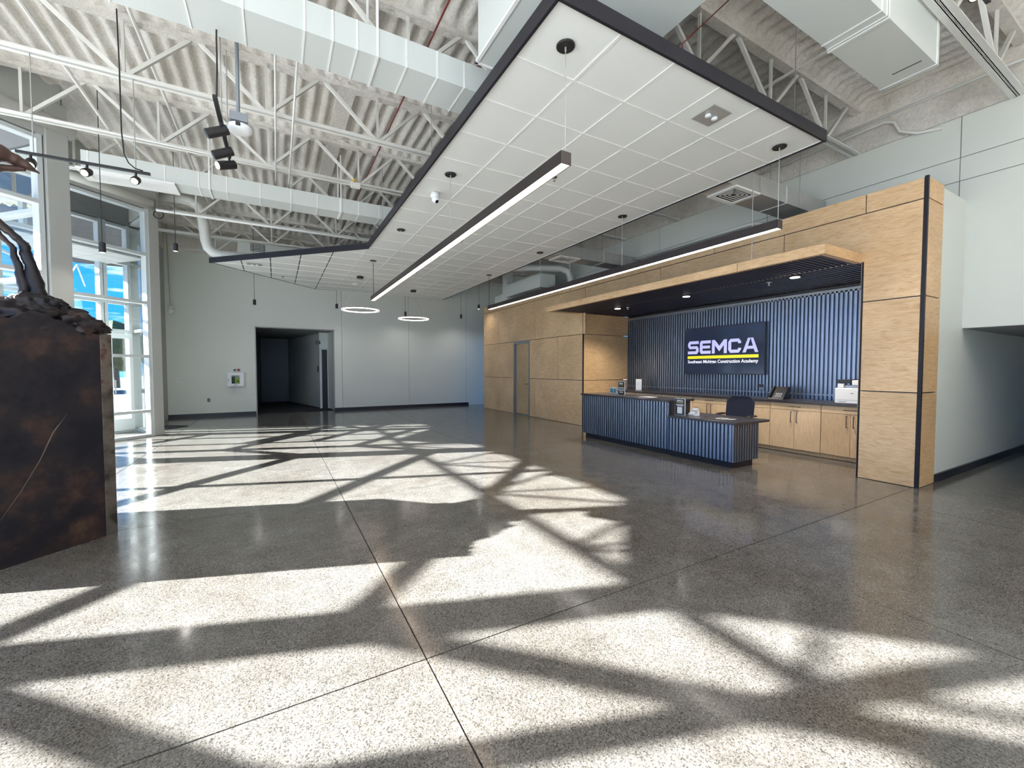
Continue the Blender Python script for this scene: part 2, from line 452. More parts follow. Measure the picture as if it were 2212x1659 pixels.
# ---- walls
ZD = 5.86
wb = struct('wall_back', 'pale grey painted back wall with a hallway opening')
MB().box(-2.88, -0.57, 16.1, 16.3, 0, 5.1).box(1.79, 2.065, 16.1, 16.3, 0, 5.1).box(-0.57, 1.79, 16.1, 16.3, 2.87, 5.1).build('panel', 'wall_paint', wb)
MB().box(2.075, 4.485, 16.1, 16.3, 0, 5.1).build('panel', 'wall_paint', wb)
MB().box(4.495, 6.9, 16.1, 16.3, 0, 5.1).build('panel', 'wall_paint', wb)
MB().box(6.91, 8.6, 16.1, 16.3, 0, 5.1).build('panel', 'wall_paint', wb)
MB().box(-0.60, -0.57, 16.09, 16.11, 0, 2.9).box(-0.60, 1.82, 16.09, 16.11, 2.87, 2.90).box(1.79, 1.82, 16.09, 16.11, 0, 2.9).build('edge_bead', 'column_paint', wb)
def foam_band(name, P, u, L, z0, z1, parent, depth=0.07):
    nx, nz = int(L / 0.07), int((z1 - z0) / 0.07)
    n = (-u[1], u[0]); mb = MB(); vs = []
    for i in range(nx + 1):
        for k in range(nz + 1):
            s_, z = L * i / nx, z0 + (z1 - z0) * k / nz
            p = Vector((P[0] + u[0] * s_, P[1] + u[1] * s_, z))
            d = depth * (0.5 + 0.6 * noise.noise(p * 3.1) + 0.45 * noise.noise(p * 8.7)) * min(1, k * 1.2)
            vs.append((p.x + n[0] * d, p.y + n[1] * d, z))
    fs = [(i * (nz + 1) + k, (i + 1) * (nz + 1) + k, (i + 1) * (nz + 1) + k + 1, i * (nz + 1) + k + 1) for i in range(nx) for k in range(nz)]
    mb.add(vs, fs)
    return mb.build(name, 'spray_foam', parent, smooth=True)
foam_band('foam_band', (8.6, 16.1), (-1, 0), 11.6, 5.08, ZD + 0.05, wb)

wr = struct('wall_right', 'pale grey upper wall with reveal joints above the wood feature')
XR = 8.45
def wr_panel(y0, y1, z0, z1): MB().box(XR, XR + 0.1, y0 + 0.005, y1 - 0.005, z0 + 0.006, z1 - 0.006).build('panel', 'wall_paint', wr)
for z0, z1 in ((3.0, 4.15), (4.15, 4.475), (4.475, 5.05)):
    for y0, y1 in ((2.10, 4.75), (4.75, 7.4), (7.4, 10.05), (10.05, 12.7), (12.7, 16.1)):
        wr_panel(y0, y1, z0, z1)
for z0, z1 in ((2.07, 4.15), (4.15, 4.475), (4.475, 5.05)):
    for y0, y1 in ((-0.5, 2.10), (-2.7, -0.5), (-4.85, -2.7)):
        wr_panel(y0, y1, z0, z1)
MB().box(XR + 0.02, XR + 0.14, -4.85, 16.2, 3.0, 5.95).box(XR + 0.02, XR + 0.14, -4.85, 2.1, 2.07, 3.0).build('joint_backing', 'soffit_grey', wr)
foam_band('foam_band', (XR, -4.8), (0, 1), 20.9, 5.05, ZD + 0.05, wr)
MB().box(XR, XR + 0.1, -4.85, -1.1, 0, 2.064).build('panel', 'wall_paint', wr)

# hallway beyond the wood pillar
wh = struct('wall_hall', 'grey hallway wall running back beside the wood pillar')
MB().box(7.5, 14.2, 2.02, 2.16, 0, 3.845).build('panel', 'wall_paint', wh)
S(MB().box(XR + 0.15, 14.2, -1.3, 2.02, 2.07, 2.2).build('ceiling_hall', 'soffit_grey'))
S(MB().box(XR, 14.2, -1.3, -1.1, 0, 2.07).build('wall_hall_far', 'wall_paint'))
S(MB().box(14.1, 14.3, -1.3, 2.1, 0, 2.2).build('wall_hall_end', 'wall_paint'))
S(MB().box(7.5, 14.1, 1.995, 2.02, 0, 0.105).build('baseboard_hall', 'baseboard_navy'))
S(MB().box(-2.88, -0.60, 16.075, 16.1, 0, 0.105).box(1.79, 7.0, 16.075, 16.1, 0, 0.105).build('baseboard_back', 'baseboard_navy'))
S(MB().box(2.8, 14.3, -5.05, -4.85, 0, 5.95).build('wall_front', 'wall_paint'))
wl = struct('wall_left', 'grey wall return beside the entrance glazing')
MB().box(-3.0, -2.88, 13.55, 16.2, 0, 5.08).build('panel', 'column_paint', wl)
MB().box(-2.88, -2.872, 14.55, 14.63, 1.10, 1.22).build('switch_plate', 'plastic_white', wl)
foam_band('foam_band', (-2.88, 16.1), (0, -1), 2.6, 5.08, ZD + 0.05, wl)
# side corridor behind the hallway opening
cor = struct('wall_corridor', 'dim corridor beyond the opening in the back wall')
MB().box(-0.9, -0.6, 16.3, 21.8, 0, 3.0).build('side_wall', 'outlet_and_shade_dark', cor)  # dark colour stands in for corridor shade, also on the end wall
MB().box(-0.9, 2.3, 21.8, 22.0, 0, 3.0).build('end_wall', 'outlet_and_shade_dark', cor)
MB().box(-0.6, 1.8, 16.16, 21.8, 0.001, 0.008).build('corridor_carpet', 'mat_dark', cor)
MB().box(-0.9, 2.3, 16.3, 22.0, 2.87, 3.0).build('corridor_ceiling', 'soffit_grey', cor)
MB().prism([(1.79, 16.3), (1.95, 16.3), (2.2, 21.9), (0.46, 21.9), (1.42, 17.75), (1.42, 17.3), (1.72, 17.3), (1.79, 16.95)], 0, 2.9).build('side_wall', 'wall_paint', cor)
# ---- roof slab above everything
S(MB().box(-7.27, 14.4, -7.0, 24.4, 5.96, 6.25).build('roof_slab', 'soffit_dark'))
# ---- ceiling: sprayed-foam steel deck, ribs run away from the camera
def deck():
    x0, x1, y0, y1 = -7.2, 8.5, -5.6, 16.2
    px = 0.195; nx = int((x1 - x0) / (px / 5)); ny = int((y1 - y0) / 0.09)
    J = [1.57 + 1.73 * k for k in range(-4, 9)]
    vs = []
    for j in range(ny + 1):
        y = y0 + (y1 - y0) * j / ny
        dj = min(abs(y - q) for q in J)
        ch = max(0.0, 1 - dj / 0.16)
        for i in range(nx + 1):
            x = x0 + (x1 - x0) * i / nx
            ph = math.cos(2 * math.pi * x / px + 0.35 * noise.noise(Vector((x * 1.1, y * 0.8, 3))))
            rib = (0.5 * (1 + math.copysign(abs(ph) ** 0.6, ph))) ** 0.8
            z = ZD - 0.074 * rib - 0.02 * noise.noise(Vector((x * 4.2, y * 4.2, 0))) - 0.015 * noise.noise(Vector((x * 11, y * 11, 5)))
            if ch > 0:
                z = min(z, z * (1 - ch) + (ZD - 0.20 + 0.05 * noise.noise(Vector((x * 6, y * 9, 9)))) * ch)
            vs.append((x, y, z))
    W = nx + 1
    fs = [(j * W + i, (j + 1) * W + i, (j + 1) * W + i + 1, j * W + i + 1) for j in range(ny) for i in range(nx)]
    return S(MB().add(vs, fs).build('ceiling', 'spray_foam', smooth=True), 'ribbed roof deck coated in beige sprayed foam')
deck()

# ---- glazing
ZB = [0.03, 0.57, 1.78, 2.95, 4.0, 4.95]
def glazing(name, label, P, u, L, verts, zb=ZB, wid=0.062, dep=0.15, mt='frame_light', skip=()):
    root = struct(name, label, (P[0], P[1], 0))
    for s_ in verts:
        MB().obox(P, u, s_ - wid / 2, s_ + wid / 2, -dep / 2, dep / 2, 0, zb[-1] + 0.05).build('mullion', mt, root)
    for k, z in enumerate(zb):
        for a, b_ in zip(verts[:-1], verts[1:]):
            if (k, a) in skip: continue
            MB().obox(P, u, a + wid / 2, b_ - wid / 2, -dep / 2, dep / 2, z - wid / 2 if k else 0, z + wid / 2).build('transom', mt, root)
    for a, b_ in zip(verts[:-1], verts[1:]):
        for z0, z1 in zip(zb[:-1], zb[1:]):
            n = (-u[1], u[0])
            c = [(P[0] + u[0] * q, P[1] + u[1] * q) for q in (a + wid / 2, b_ - wid / 2)]
            MB().add([(*c[0], z0 + wid / 2), (*c[1], z0 + wid / 2), (*c[1], z1 - wid / 2), (*c[0], z1 - wid / 2)], [(0, 1, 2, 3)]).build('pane', 'glass', root)
    return root
UA = (R2, R2); UB = (R2, -R2); UJ = (-R2, R2)
glazing('window_1', 'tall storefront glazing behind the bronze sculpture', (-7.03, 5.07), UA, 5.67, [0.06, 1.89, 3.80, 5.60])
glazing('window_2', 'tall storefront glazing of the entrance vestibule', (-4.10, 10.40), UA, 2.33, [0.04, 2.30])
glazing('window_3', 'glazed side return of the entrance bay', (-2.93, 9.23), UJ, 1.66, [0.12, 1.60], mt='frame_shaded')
glazing('window_4', 'storefront glazing wall behind the photographer', (-7.03, 5.07), UB, 13.9, [0.0, 2.15, 4.30, 6.45, 8.6, 10.75, 12.9, 13.9])
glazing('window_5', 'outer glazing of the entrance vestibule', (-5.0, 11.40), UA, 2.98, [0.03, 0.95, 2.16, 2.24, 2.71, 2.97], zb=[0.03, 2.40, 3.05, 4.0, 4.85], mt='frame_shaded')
# door leaf in the outer vestibule glazing, bay between 2.24 and 2.71
dv_ = struct('door_2', 'white framed glass entrance door with a pull handle', (-5.0, 11.40, 0))
P5 = (-5.0, 11.40)
MB().obox(P5, UA, 2.23, 2.30, -0.12, -0.07, 0.05, 2.34).obox(P5, UA, 2.64, 2.71, -0.12, -0.07, 0.05, 2.34).obox(P5, UA, 2.30, 2.64, -0.12, -0.07, 2.22, 2.34).obox(P5, UA, 2.30, 2.64, -0.12, -0.07, 0.05, 0.32).build('door_frame', 'frame_light', dv_)
MB().obox(P5, UA, 2.30, 2.64, -0.10, -0.095, 0.32, 2.22).build('pane', 'glass', dv_)
MB().tube([(-5.0 + R2 * 2.33 + R2 * .13, 11.4 + R2 * 2.33 - R2 * .13, z) for z in (0.92, 1.24)], 0.012, 8).build('handle', 'steel_grey', dv_)
# vestibule ceiling with tiles
vc = struct('ceiling_vestibule', 'white tiled ceiling of the entrance vestibule', (-4.1, 10.4, 3.9))
for a in range(4):
    for d in range(3):
        MB().obox((-4.10, 10.40), UA, a * 0.61 + 0.005 - 0.05, a * 0.61 + 0.60 - 0.05, 0.09 + d * 0.42, 0.09 + d * 0.42 + 0.41, 3.92, 3.95).build('tile', 'vestibule_tile', vc)
MB().obox((-4.10, 10.40), UA, -0.1, 2.45, 0.08, 1.36, 3.955, 4.0).build('tile_backing', 'soffit_grey', vc)
# inner vestibule side return with glass
glazing('window_6', 'glazed inner side of the entrance vestibule', (-2.37, 12.20), (-0.44, 0.898), 1.44, [0.05, 1.40], zb=[0.03, 2.40, 4.95])
# header walls above the glazing heads and steel columns
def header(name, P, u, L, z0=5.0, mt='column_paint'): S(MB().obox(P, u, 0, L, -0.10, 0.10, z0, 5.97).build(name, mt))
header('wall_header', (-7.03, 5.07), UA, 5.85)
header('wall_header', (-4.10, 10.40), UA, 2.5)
header('wall_header', (-2.93, 9.23), UJ, 1.66, 5.0, 'header_grey')
header('wall_header', (-7.03, 5.07), UB, 13.9)
header('wall_header', (-5.0, 11.40), UA, 3.0, 4.9, 'header_grey')
header('wall_header', (-2.37, 12.2), (-0.44, 0.898), 1.44)
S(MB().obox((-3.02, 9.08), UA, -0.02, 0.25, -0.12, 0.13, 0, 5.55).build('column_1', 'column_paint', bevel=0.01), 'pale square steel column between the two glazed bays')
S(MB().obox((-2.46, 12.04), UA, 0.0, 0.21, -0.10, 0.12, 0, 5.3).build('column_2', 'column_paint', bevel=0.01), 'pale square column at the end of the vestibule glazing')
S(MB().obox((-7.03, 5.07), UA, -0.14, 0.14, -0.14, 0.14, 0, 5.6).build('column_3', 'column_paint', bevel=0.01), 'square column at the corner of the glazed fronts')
# rounded edge beam along the head of the near glazing
S(MB().tube([(-7.0 + 0.10, 5.07 - 0.10, 5.22), (-2.75 + 0.02, 9.30 - 0.06, 5.22)], 0.11, 12).build('trim_1', 'steel_paint', smooth=True), 'rounded steel edge beam above the glazing')
S(MB().tube([(-4.1 + 0.1, 10.4 - 0.12, 5.15), (-2.35, 12.08, 5.15)], 0.09, 12).build('trim_2', 'steel_paint', smooth=True), 'rounded steel edge beam above the vestibule')
# exterior eave truss
et = thing('eave_truss', 'white painted truss under the roof edge outside the glazing', 'truss', (-7.27, 5, 5.1))
MB().bar((-7.27, -6, 5.14), (-7.27, 24, 5.14), 0.07).build('bottom_chord', 'steel_paint', et)
MB().bar((-7.27, -6, 5.90), (-7.27, 24, 5.90), 0.09).build('top_chord', 'steel_paint', et)
for k in range(-6, 11):
    y = 6.0 + 1.76 * k
    MB().bar((-7.27, y, 5.14), (-7.27, y, 5.9), 0.05).build('web', 'steel_paint', et)
    MB().bar((-7.27, y, 5.14), (-7.27, y + 0.95, 5.9), 0.05).build('web', 'steel_paint', et)
    MB().bar((-7.27, y + 1.76, 5.14), (-7.27, y + 0.95, 5.9), 0.05).build('web', 'steel_paint', et)

# ---- wood feature wall
XW = 6.98
ww = struct('wall_feature', 'maple plywood panel wall with black reveal joints')
MB().box(XW + 0.02, XR, 8.62, 11.22, 0, 3.85).box(XW + 0.02, XR, 12.24, 14.53, 0, 3.85).box(XW + 0.02, XR, 11.22, 12.24, 2.41, 3.85).box(XW + 0.13, XR, 11.22, 12.24, 0, 2.41).box(XW + 0.02, 7.48, 2.04, 2.62, 0, 3.85).box(XW + 0.02, 7.48, 2.62, 8.62, 2.96, 3.85).box(7.48, XR, 2.62, 8.62, 3.0, 3.1).build('core', 'reveal_black', ww)
def panel(y0, y1, z0, z1): MB().box(XW, XW + 0.02, y0 + 0.006, y1 - 0.006, z0 + 0.007, z1 - 0.007).build('panel', 'maple', ww)
G = [0.0, 1.2, 2.41, 3.6, 3.86]
for r, ys in ((0, [(13.3, 14.55), (12.24, 13.3), (10.9, 11.22), (8.60, 10.9)]), (1, [(12.24, 14.55), (9.69, 11.22), (8.60, 9.69)]),
              (2, [(13.3, 14.55), (10.9, 13.3), (8.5, 10.9)]), (3, [(12.1, 14.55), (9.71, 12.1), (7.29, 9.71), (4.87, 7.29), (2.62, 4.87), (2.035, 2.62)])):
    for y0, y1 in ys:
        panel(y0, y1, G[r], G[r + 1])
panel(6.08, 8.5, 2.95, 3.6); panel(3.66, 6.08, 2.95, 3.6)
# the large panel that turns down onto the pillar
p = [(3.654, 2.957), (3.654, 3.593), (2.041, 3.593), (2.041, 2.417), (2.624, 2.417), (2.624, 2.957)]
mbp = MB(); n_ = len(p)
mbp.add([(XW, y, z) for y, z in p] + [(XW + 0.02, y, z) for y, z in p], [tuple(range(n_))[::-1], tuple(range(n_, 2 * n_))] + [(i, (i + 1) % n_, n_ + (i + 1) % n_, n_ + i) for i in range(n_)])
mbp.build('panel', 'maple', ww)
panel(2.035, 2.63, 0, 1.2); panel(2.035, 2.63, 1.2, 2.41)
for z0, z1 in zip(G[:-1], G[1:]):
    MB().box(XW + 0.035, 7.5, 2.0, 2.02, z0 + 0.007, z1 - 0.007).build('side_panel', 'maple_side', ww)
MB().box(XW - 0.004, XW + 0.032, 2.0, 2.036, 0, 3.872).build('corner_trim', 'fascia_dark', ww)
MB().box(XW - 0.003, XW + 0.03, 2.63, 2.645, 0, 2.95).build('corner_trim', 'fascia_dark', ww)
MB().box(XW - 0.003, XW + 0.03, 8.585, 8.60, 0, 2.95).build('corner_trim', 'fascia_dark', ww)
for z0, z1 in ((0, 1.2), (1.2, 2.41), (2.41, 2.95)):
    MB().box(XW + 0.035, 8.62, 8.58, 8.60, z0 + 0.006, z1 - 0.006).build('return_panel', 'maple_side', ww)
    MB().box(XW + 0.035, 8.62, 2.645, 2.665, z0 + 0.006, z1 - 0.006).build('return_panel', 'maple_side', ww)
# recess back wall in ribbed metal
def corr(P, u, L, z0, z1, pitch=0.0685, dep=0.045):
    n = (-u[1], u[0]); prof = []
    k = 0; s_ = 0.0
    cyc = [(0.0, 0.0), (0.36, 0.0), (0.42, 1.0), (0.94, 1.0), (0.999, 0.0)]
    while s_ < L:
        for a, d in cyc:
            q = s_ + a * pitch
            if q <= L: prof.append((q, d * dep))
        s_ += pitch
    prof.append((L, 0.0))
    vs = [(P[0] + u[0] * a + n[0] * d, P[1] + u[1] * a + n[1] * d, z) for z in (z0, z1) for a, d in prof]
    m_ = len(prof)
    return MB().add(vs, [(i, i + 1, m_ + i + 1, m_ + i) for i in range(m_ - 1)])
wc = struct('wall_recess', 'dark slate ribbed metal wall behind the reception desk')
MB().box(8.63, 8.75, 2.6, 8.65, 0, 3.05).build('core', 'reveal_black', wc)
corr((8.62, 2.66), (0, 1), 5.92, 0.94, 2.86).build('ribbed_sheet', 'slate_metal', wc)
MB().box(8.575, 8.63, 2.66, 8.58, 2.83, 2.90).build('flashing', 'steel_grey', wc)
MB().box(8.585, 8.60, 2.66, 8.58, 1.02, 1.045).build('raceway', 'steel_grey', wc)

# wood canopy over the desk
cn = thing('wood_canopy', 'maple edged canopy with dark ribbed underside over the reception desk', 'canopy', (6.5, 5.7, 2.94))
for y0, y1 in ((6.275, 8.76), (3.785, 6.265), (2.65, 3.775)):
    MB().box(5.965, 5.985, y0, y1, 2.94, 3.065).build('fascia_board', 'maple', cn)
MB().box(5.985, 6.975, 2.65, 2.67, 2.94, 3.065).build('fascia_board', 'maple_side', cn)
MB().box(5.985, 6.975, 8.74, 8.76, 2.94, 3.065).build('fascia_board', 'maple_side', cn)
MB().box(5.985, 6.06, 2.67, 8.74, 2.945, 2.96).box(6.06, 6.975, 2.67, 2.73, 2.945, 2.96).build('soffit_border', 'maple_side', cn)
def corr_soffit():
    pr = []; y = 2.73; cyc = [(0.0, 0.0), (0.30, 0.0), (0.42, 1.0), (0.80, 1.0), (0.92, 0.0)]
    while y < 8.56:
        for a, d in cyc: pr.append((y + a * 0.0685, 2.968 - 0.016 * d))
        y += 0.0685
    vs = [(x, a, z) for x in (6.06, 8.62) for a, z in pr]; m_ = len(pr)
    return MB().add(vs, [(i, m_ + i, m_ + i + 1, i + 1) for i in range(m_ - 1)])
corr_soffit().build('ribbed_soffit', 'slate_deep', cn)
MB().box(5.99, 6.97, 2.67, 8.74, 3.03, 3.05).build('top_deck', 'fascia_dark', cn)
MB().tube([(6.02, 3.6, 3.06), (6.02, 3.6, 5.6)], 0.006, 6).build('hanger_rod', 'cable_steel', cn)
MB().tube([(6.02, 7.9, 3.06), (6.02, 7.9, 5.6)], 0.006, 6).build('hanger_rod', 'cable_steel', cn)
for nm, y in (('nearest the printer', 3.55), ('above the desk chair', 5.54), ('nearest the plain wood return', 7.45)):
    dl = thing('downlight', 'small lit recessed downlight in the dark canopy, ' + nm, 'downlight', (7.1, y, 2.93), 'canopy downlights')
    MB().lathe((7.1, y, 2.935), [(0.085, 0.0), (0.085, 0.012), (0.065, 0.014)], 24).build('trim_ring', 'fixture_black', dl)
    MB().cyl((7.1, y), 0.066, 2.928, 2.934, 24).build('lens', 'lamp_white', dl)
    ld = bpy.data.lights.new('downlight_beam', 'SPOT'); ld.energy = 60; ld.specular_factor = 0.3; ld.spot_size = 2.2; ld.spot_blend = 0.7; ld.color = (1, 0.93, 0.82); ld.shadow_soft_size = 0.06
    lo = bpy.data.objects.new('beam', ld); COL.objects.link(lo); lo.parent = dl; lo.location = (0, 0, -0.02)
# door in the wood wall
d1 = struct('door_1', 'maple door in a grey metal frame in the wood wall', (XW, 11.73, 0))
MB().box(XW - 0.01, XW + 0.12, 12.16, 12.24, 0, 2.41).box(XW - 0.01, XW + 0.12, 11.22, 11.27, 0, 2.41).box(XW - 0.01, XW + 0.12, 11.27, 12.16, 2.33, 2.41).build('door_frame', 'steel_grey', d1)
MB().box(XW + 0.06, XW + 0.10, 11.27, 12.16, 0.02, 2.33).build('door_leaf', 'maple_door', d1)
MB().tube([(XW + 0.06, 11.36, 1.02), (XW + 0.0, 11.36, 1.02), (XW + 0.0, 11.47, 1.02)], 0.012, 8).build('handle', 'steel_grey', d1)
MB().box(XW - 0.01, XW + 0.11, 11.27, 12.16, 0.0, 0.012).build('threshold', 'steel_grey', d1)

# ================================================================== ROOF STEEL
JY = [1.57 + 1.73 * k for k in range(-3, 9)]
JN = {0: 'far behind the photographer', 1: 'second behind the photographer', 2: 'just behind the photographer'}
ORD = ['first', 'second', 'third', 'fourth', 'fifth', 'sixth', 'seventh', 'eighth', 'ninth', 'tenth']
def joist(y, label):
    r = thing('bar_joist', label, 'joist', (0, y, 5.0), 'white bar joists under the roof deck')
    x0, x1 = (-1.96 - y if y < 5.07 else y - 12.1 if y < 9.1 else y - 14.2 if y < 12.0 else -2.88) + 0.30, 8.35
    MB().box(x0, x1, y - 0.072, y - 0.003, 5.0, 5.012).box(x0, x1, y - 0.016, y - 0.008, 5.0, 5.055).build('bottom_chord', 'steel_paint', r)
    MB().box(x0, x1, y + 0.003, y + 0.072, 5.0, 5.012).box(x0, x1, y + 0.008, y + 0.016, 5.0, 5.055).build('bottom_chord', 'steel_paint', r)
    MB().box(x0, x1, y - 0.06, y + 0.06, 5.66, 5.72).build('top_chord', 'spray_foam', r)
    xb = -0.05 - 1.48 * 5
    while xb < x1:
        xt = xb + 0.70
        if x0 < xb:
            MB().bar((xb, y, 5.03), (xb, y, 5.68), 0.03).build('web', 'web_paint', r)
            if xt < x1: MB().bar((xb + 0.03, y, 5.03), (xt - 0.04, y, 5.68), 0.042).build('web', 'web_paint', r)
        if xb + 1.48 < x1 and xt > x0:
            MB().bar((xt + 0.04, y, 5.68), (xb + 1.45, y, 5.03), 0.042).build('web', 'steel_paint', r)
        xb += 1.48
    return r
for k, y in enumerate(JY):
    joist(y, 'white open web roof joist, ' + (JN[k] if k in JN else ORD[k - 3] + ' one counted from the photographer'))
for k, x in enumerate((-2.1, -1.4, 2.9, 6.3)):
    z = 5.62 if k % 2 else 5.06
    tag(MB().tube([(x, max(-3.5, -1.4 - x), z), (x, min(15.9, x + 11.6 if x < -1.5 else 16), z)], 0.02, 6).build('bridging_rod', 'steel_paint'),
        ['pale bridging rod low under the joists nearest the glazing', 'pale bridging rod high between the joists beside the glazing', 'pale bridging rod low above the white ceiling cloud', 'pale bridging rod high above the wood wall'][k], 'rod', 'bridging rods across the joists')
# girder line across the joists
gd = thing('steel_girder', 'foam coated steel girder crossing between the joists', 'girder', (1.0, 8, 5.6))
MB().box(0.90, 1.14, -2.5, 16.0, 5.735, 5.76).build('bottom_flange', 'spray_foam', gd)
MB().box(1.0, 1.04, -2.5, 16.0, 5.76, 5.80).build('web_plate', 'spray_foam', gd)

# ================================================================== CEILING CLOUD
ZC = 4.07
cl = thing('ceiling_cloud', 'suspended white tile ceiling cloud with dark edge trim', 'ceiling panel', (3.58, 8.6, ZC))
CX0, CX1, CY0, CY1 = 1.752, 5.41, 2.44, 14.77
cx = [CX0 + (CX1 - CX0) * i / 6 for i in range(7)]
cy = [CY0 + (CY1 - CY0) * j / 20 for j in range(21)]
px_, py_ = cx[1] - cx[0], cy[1] - cy[0]
g2 = 0.012
OFF = Vector(cl.location)
tile_me = None
def tile_poly(poly):
    return MB().prism(poly, ZC + 0.006, ZC + 0.022).build('tile', 'tile_white', cl)
for i in range(6):
    for j in range(20):
        if tile_me is None:
            t0 = MB().box(-px_ / 2 + g2, px_ / 2 - g2, -py_ / 2 + g2, py_ / 2 - g2, 0.006, 0.022)
            me = bpy.data.meshes.new('tile'); me.from_pydata(t0.v, [], t0.f); me.materials.append(MATS['tile_white']); tile_me = me
        o = bpy.data.objects.new('tile', tile_me); COL.objects.link(o); o.parent = cl
        o.location = Vector(((cx[i] + cx[i + 1]) / 2, (cy[j] + cy[j + 1]) / 2, ZC)) - OFF
# diagonal wing, clipped by its two 45 degree edges
WA, WB_, WC_ = (1.752, 9.31), (-1.34, 12.40), (1.12, 14.86)
wing_lim = [(1, 0, 1.752), (-1, -1, -11.062), (-1, 1, 13.74), (0, 1, 14.86)]
xs = [1.752 - px_ * k for k in range(6)]
ys = [CY0 + py_ * j for j in range(10, 22)]
def wing_clip(x0, x1, y0, y1):
    p = [(x0, y0), (x1, y0), (x1, y1), (x0, y1)]
    for a, b_, c in wing_lim:
        p = clip(p, a, b_, c)
        if len(p) < 3: return None
    ar = 0.5 * sum(p[k][0] * p[(k + 1) % len(p)][1] - p[(k + 1) % len(p)][0] * p[k][1] for k in range(len(p)))
    return p if ar > 0.004 else None
for k in range(5, 0, -1):
    for y in ys[:-1]:
        p = wing_clip(xs[k] + g2, xs[k - 1] - g2, y + g2, min(y + py_, 14.86) - g2)
        if p: tile_poly(p)
# grid tees
for i, x in enumerate(cx):
    MB().box(x - g2, x + g2, CY0, CY1, ZC, ZC + 0.006).box(x - 0.003, x + 0.003, CY0, CY1, ZC + 0.006, ZC + 0.04).build('grid_tee', 'grid_white', cl)
for y in cy:
    MB().box(CX0, CX1, y - g2, y + g2, ZC - 0.0005, ZC + 0.0055).build('grid_tee', 'grid_white', cl)
for k in range(1, 6):
    x = xs[k]
    y0 = 11.062 - x; y1 = min(x + 13.74, 14.86)
    if y1 > y0: MB().box(x - 0.02, x + 0.02, y0, y1, ZC + 0.012, ZC + 0.03).build('grid_tee', 'fascia_dark' if k else 'grid_white', cl)
for y in ys:
    x0 = max(11.062 - y, y - 13.74); x1 = 1.752
    if x1 > x0: MB().box(x0, x1, y - g2, y + g2, ZC, ZC + 0.006).build('grid_tee', 'grid_white', cl)
# edge trim
def trim(a, b_, z0=ZC - 0.02, z1=ZC + 0.105, w=0.025):
    d = Vector((b_[0] - a[0], b_[1] - a[1])); L = d.length; d /= L
    MB().obox(a, (d.x, d.y), -0.01, L + 0.01, -w, 0.0, z0, z1).build('edge_trim', 'fascia_dark', cl)
trim((CX0, CY0), (CX1, CY0)); trim((CX1, CY0), (CX1, CY1), ZC - 0.008); trim((CX1, CY1), (1.752, CY1), ZC); trim((1.752, CY1 + 0.05), (1.12, 14.86), ZC)
trim((1.12, 14.86), (-1.34, 12.40), ZC); trim((-1.34, 12.40), (1.752, 9.31)); trim((1.752, 9.31), (CX0, CY0))
MB().box(CX0, CX1, CY0, CY1, ZC + 0.05, ZC + 0.055).build('backing', 'soffit_grey', cl)
MB().prism([(1.74, 9.35), (1.74, 14.75), (1.14, 14.82), (-1.30, 12.40)], ZC + 0.05, ZC + 0.055).build('backing', 'soffit_grey', cl)
for x in (1.9, 3.6, 5.3):
    for y in (2.7, 5.6, 8.6, 11.6, 14.5):
        if not (x < 3.3 and y < 4):
            MB().tube([(x, y, ZC + 0.05), (x, y, 5.7)], 0.004, 5).build('hanger_wire', 'cable_steel', cl)

# ================================================================== LINEAR PENDANTS
def linear(x, label, y0, y1, material, z0=3.14, energy=60):
    r = thing('linear_pendant', label, 'pendant light', (x, (y0 + y1) / 2, z0), 'long linear pendants under the cloud')
    w = 0.05
    MB().box(x - w, x + w, y0, y1, z0 + 0.012, z0 + 0.10).box(x - w, x - w + 0.008, y0, y1, z0, z0 + 0.012).box(x + w - 0.008, x + w, y0, y1, z0, z0 + 0.012).box(x - w, x + w, y0 - 0.004, y0 + 0.004, z0, z0 + 0.10).box(x - w, x + w, y1 - 0.004, y1 + 0.004, z0, z0 + 0.10).build('housing', 'fixture_bronze', r)
    MB().box(x - w + 0.008, x + w - 0.008, y0 + 0.005, y1 - 0.005, z0 + 0.002, z0 + 0.011).build('diffuser', material, r)
    for i, y in enumerate((2.76, 5.28, 7.80, 10.33)):
        c = MB().lathe((x, y, ZC - 0.012), [(0.07, 0.0), (0.075, 0.005), (0.075, 0.012)], 24).build('canopy_plate', 'fixture_black', r)
        MB().tube([(x, y, z0 + 0.1), (x, y, ZC - 0.01)], 0.0035 if i < 3 else 0.006, 6).build('cable', 'cable_steel' if i < 3 else 'cable_black', r)
        MB().cyl((x, y), 0.008, ZC - 0.045, ZC - 0.012, 8).build('gripper', 'cable_steel', r)
    return r
linear(2.05, 'bronze linear pendant glowing warm under the middle of the ceiling cloud', 2.75, 10.44, 'lamp_warm')
linear(5.12, 'black linear pendant glowing white in front of the wood wall', 2.74, 10.33, 'lamp_white', 3.13)

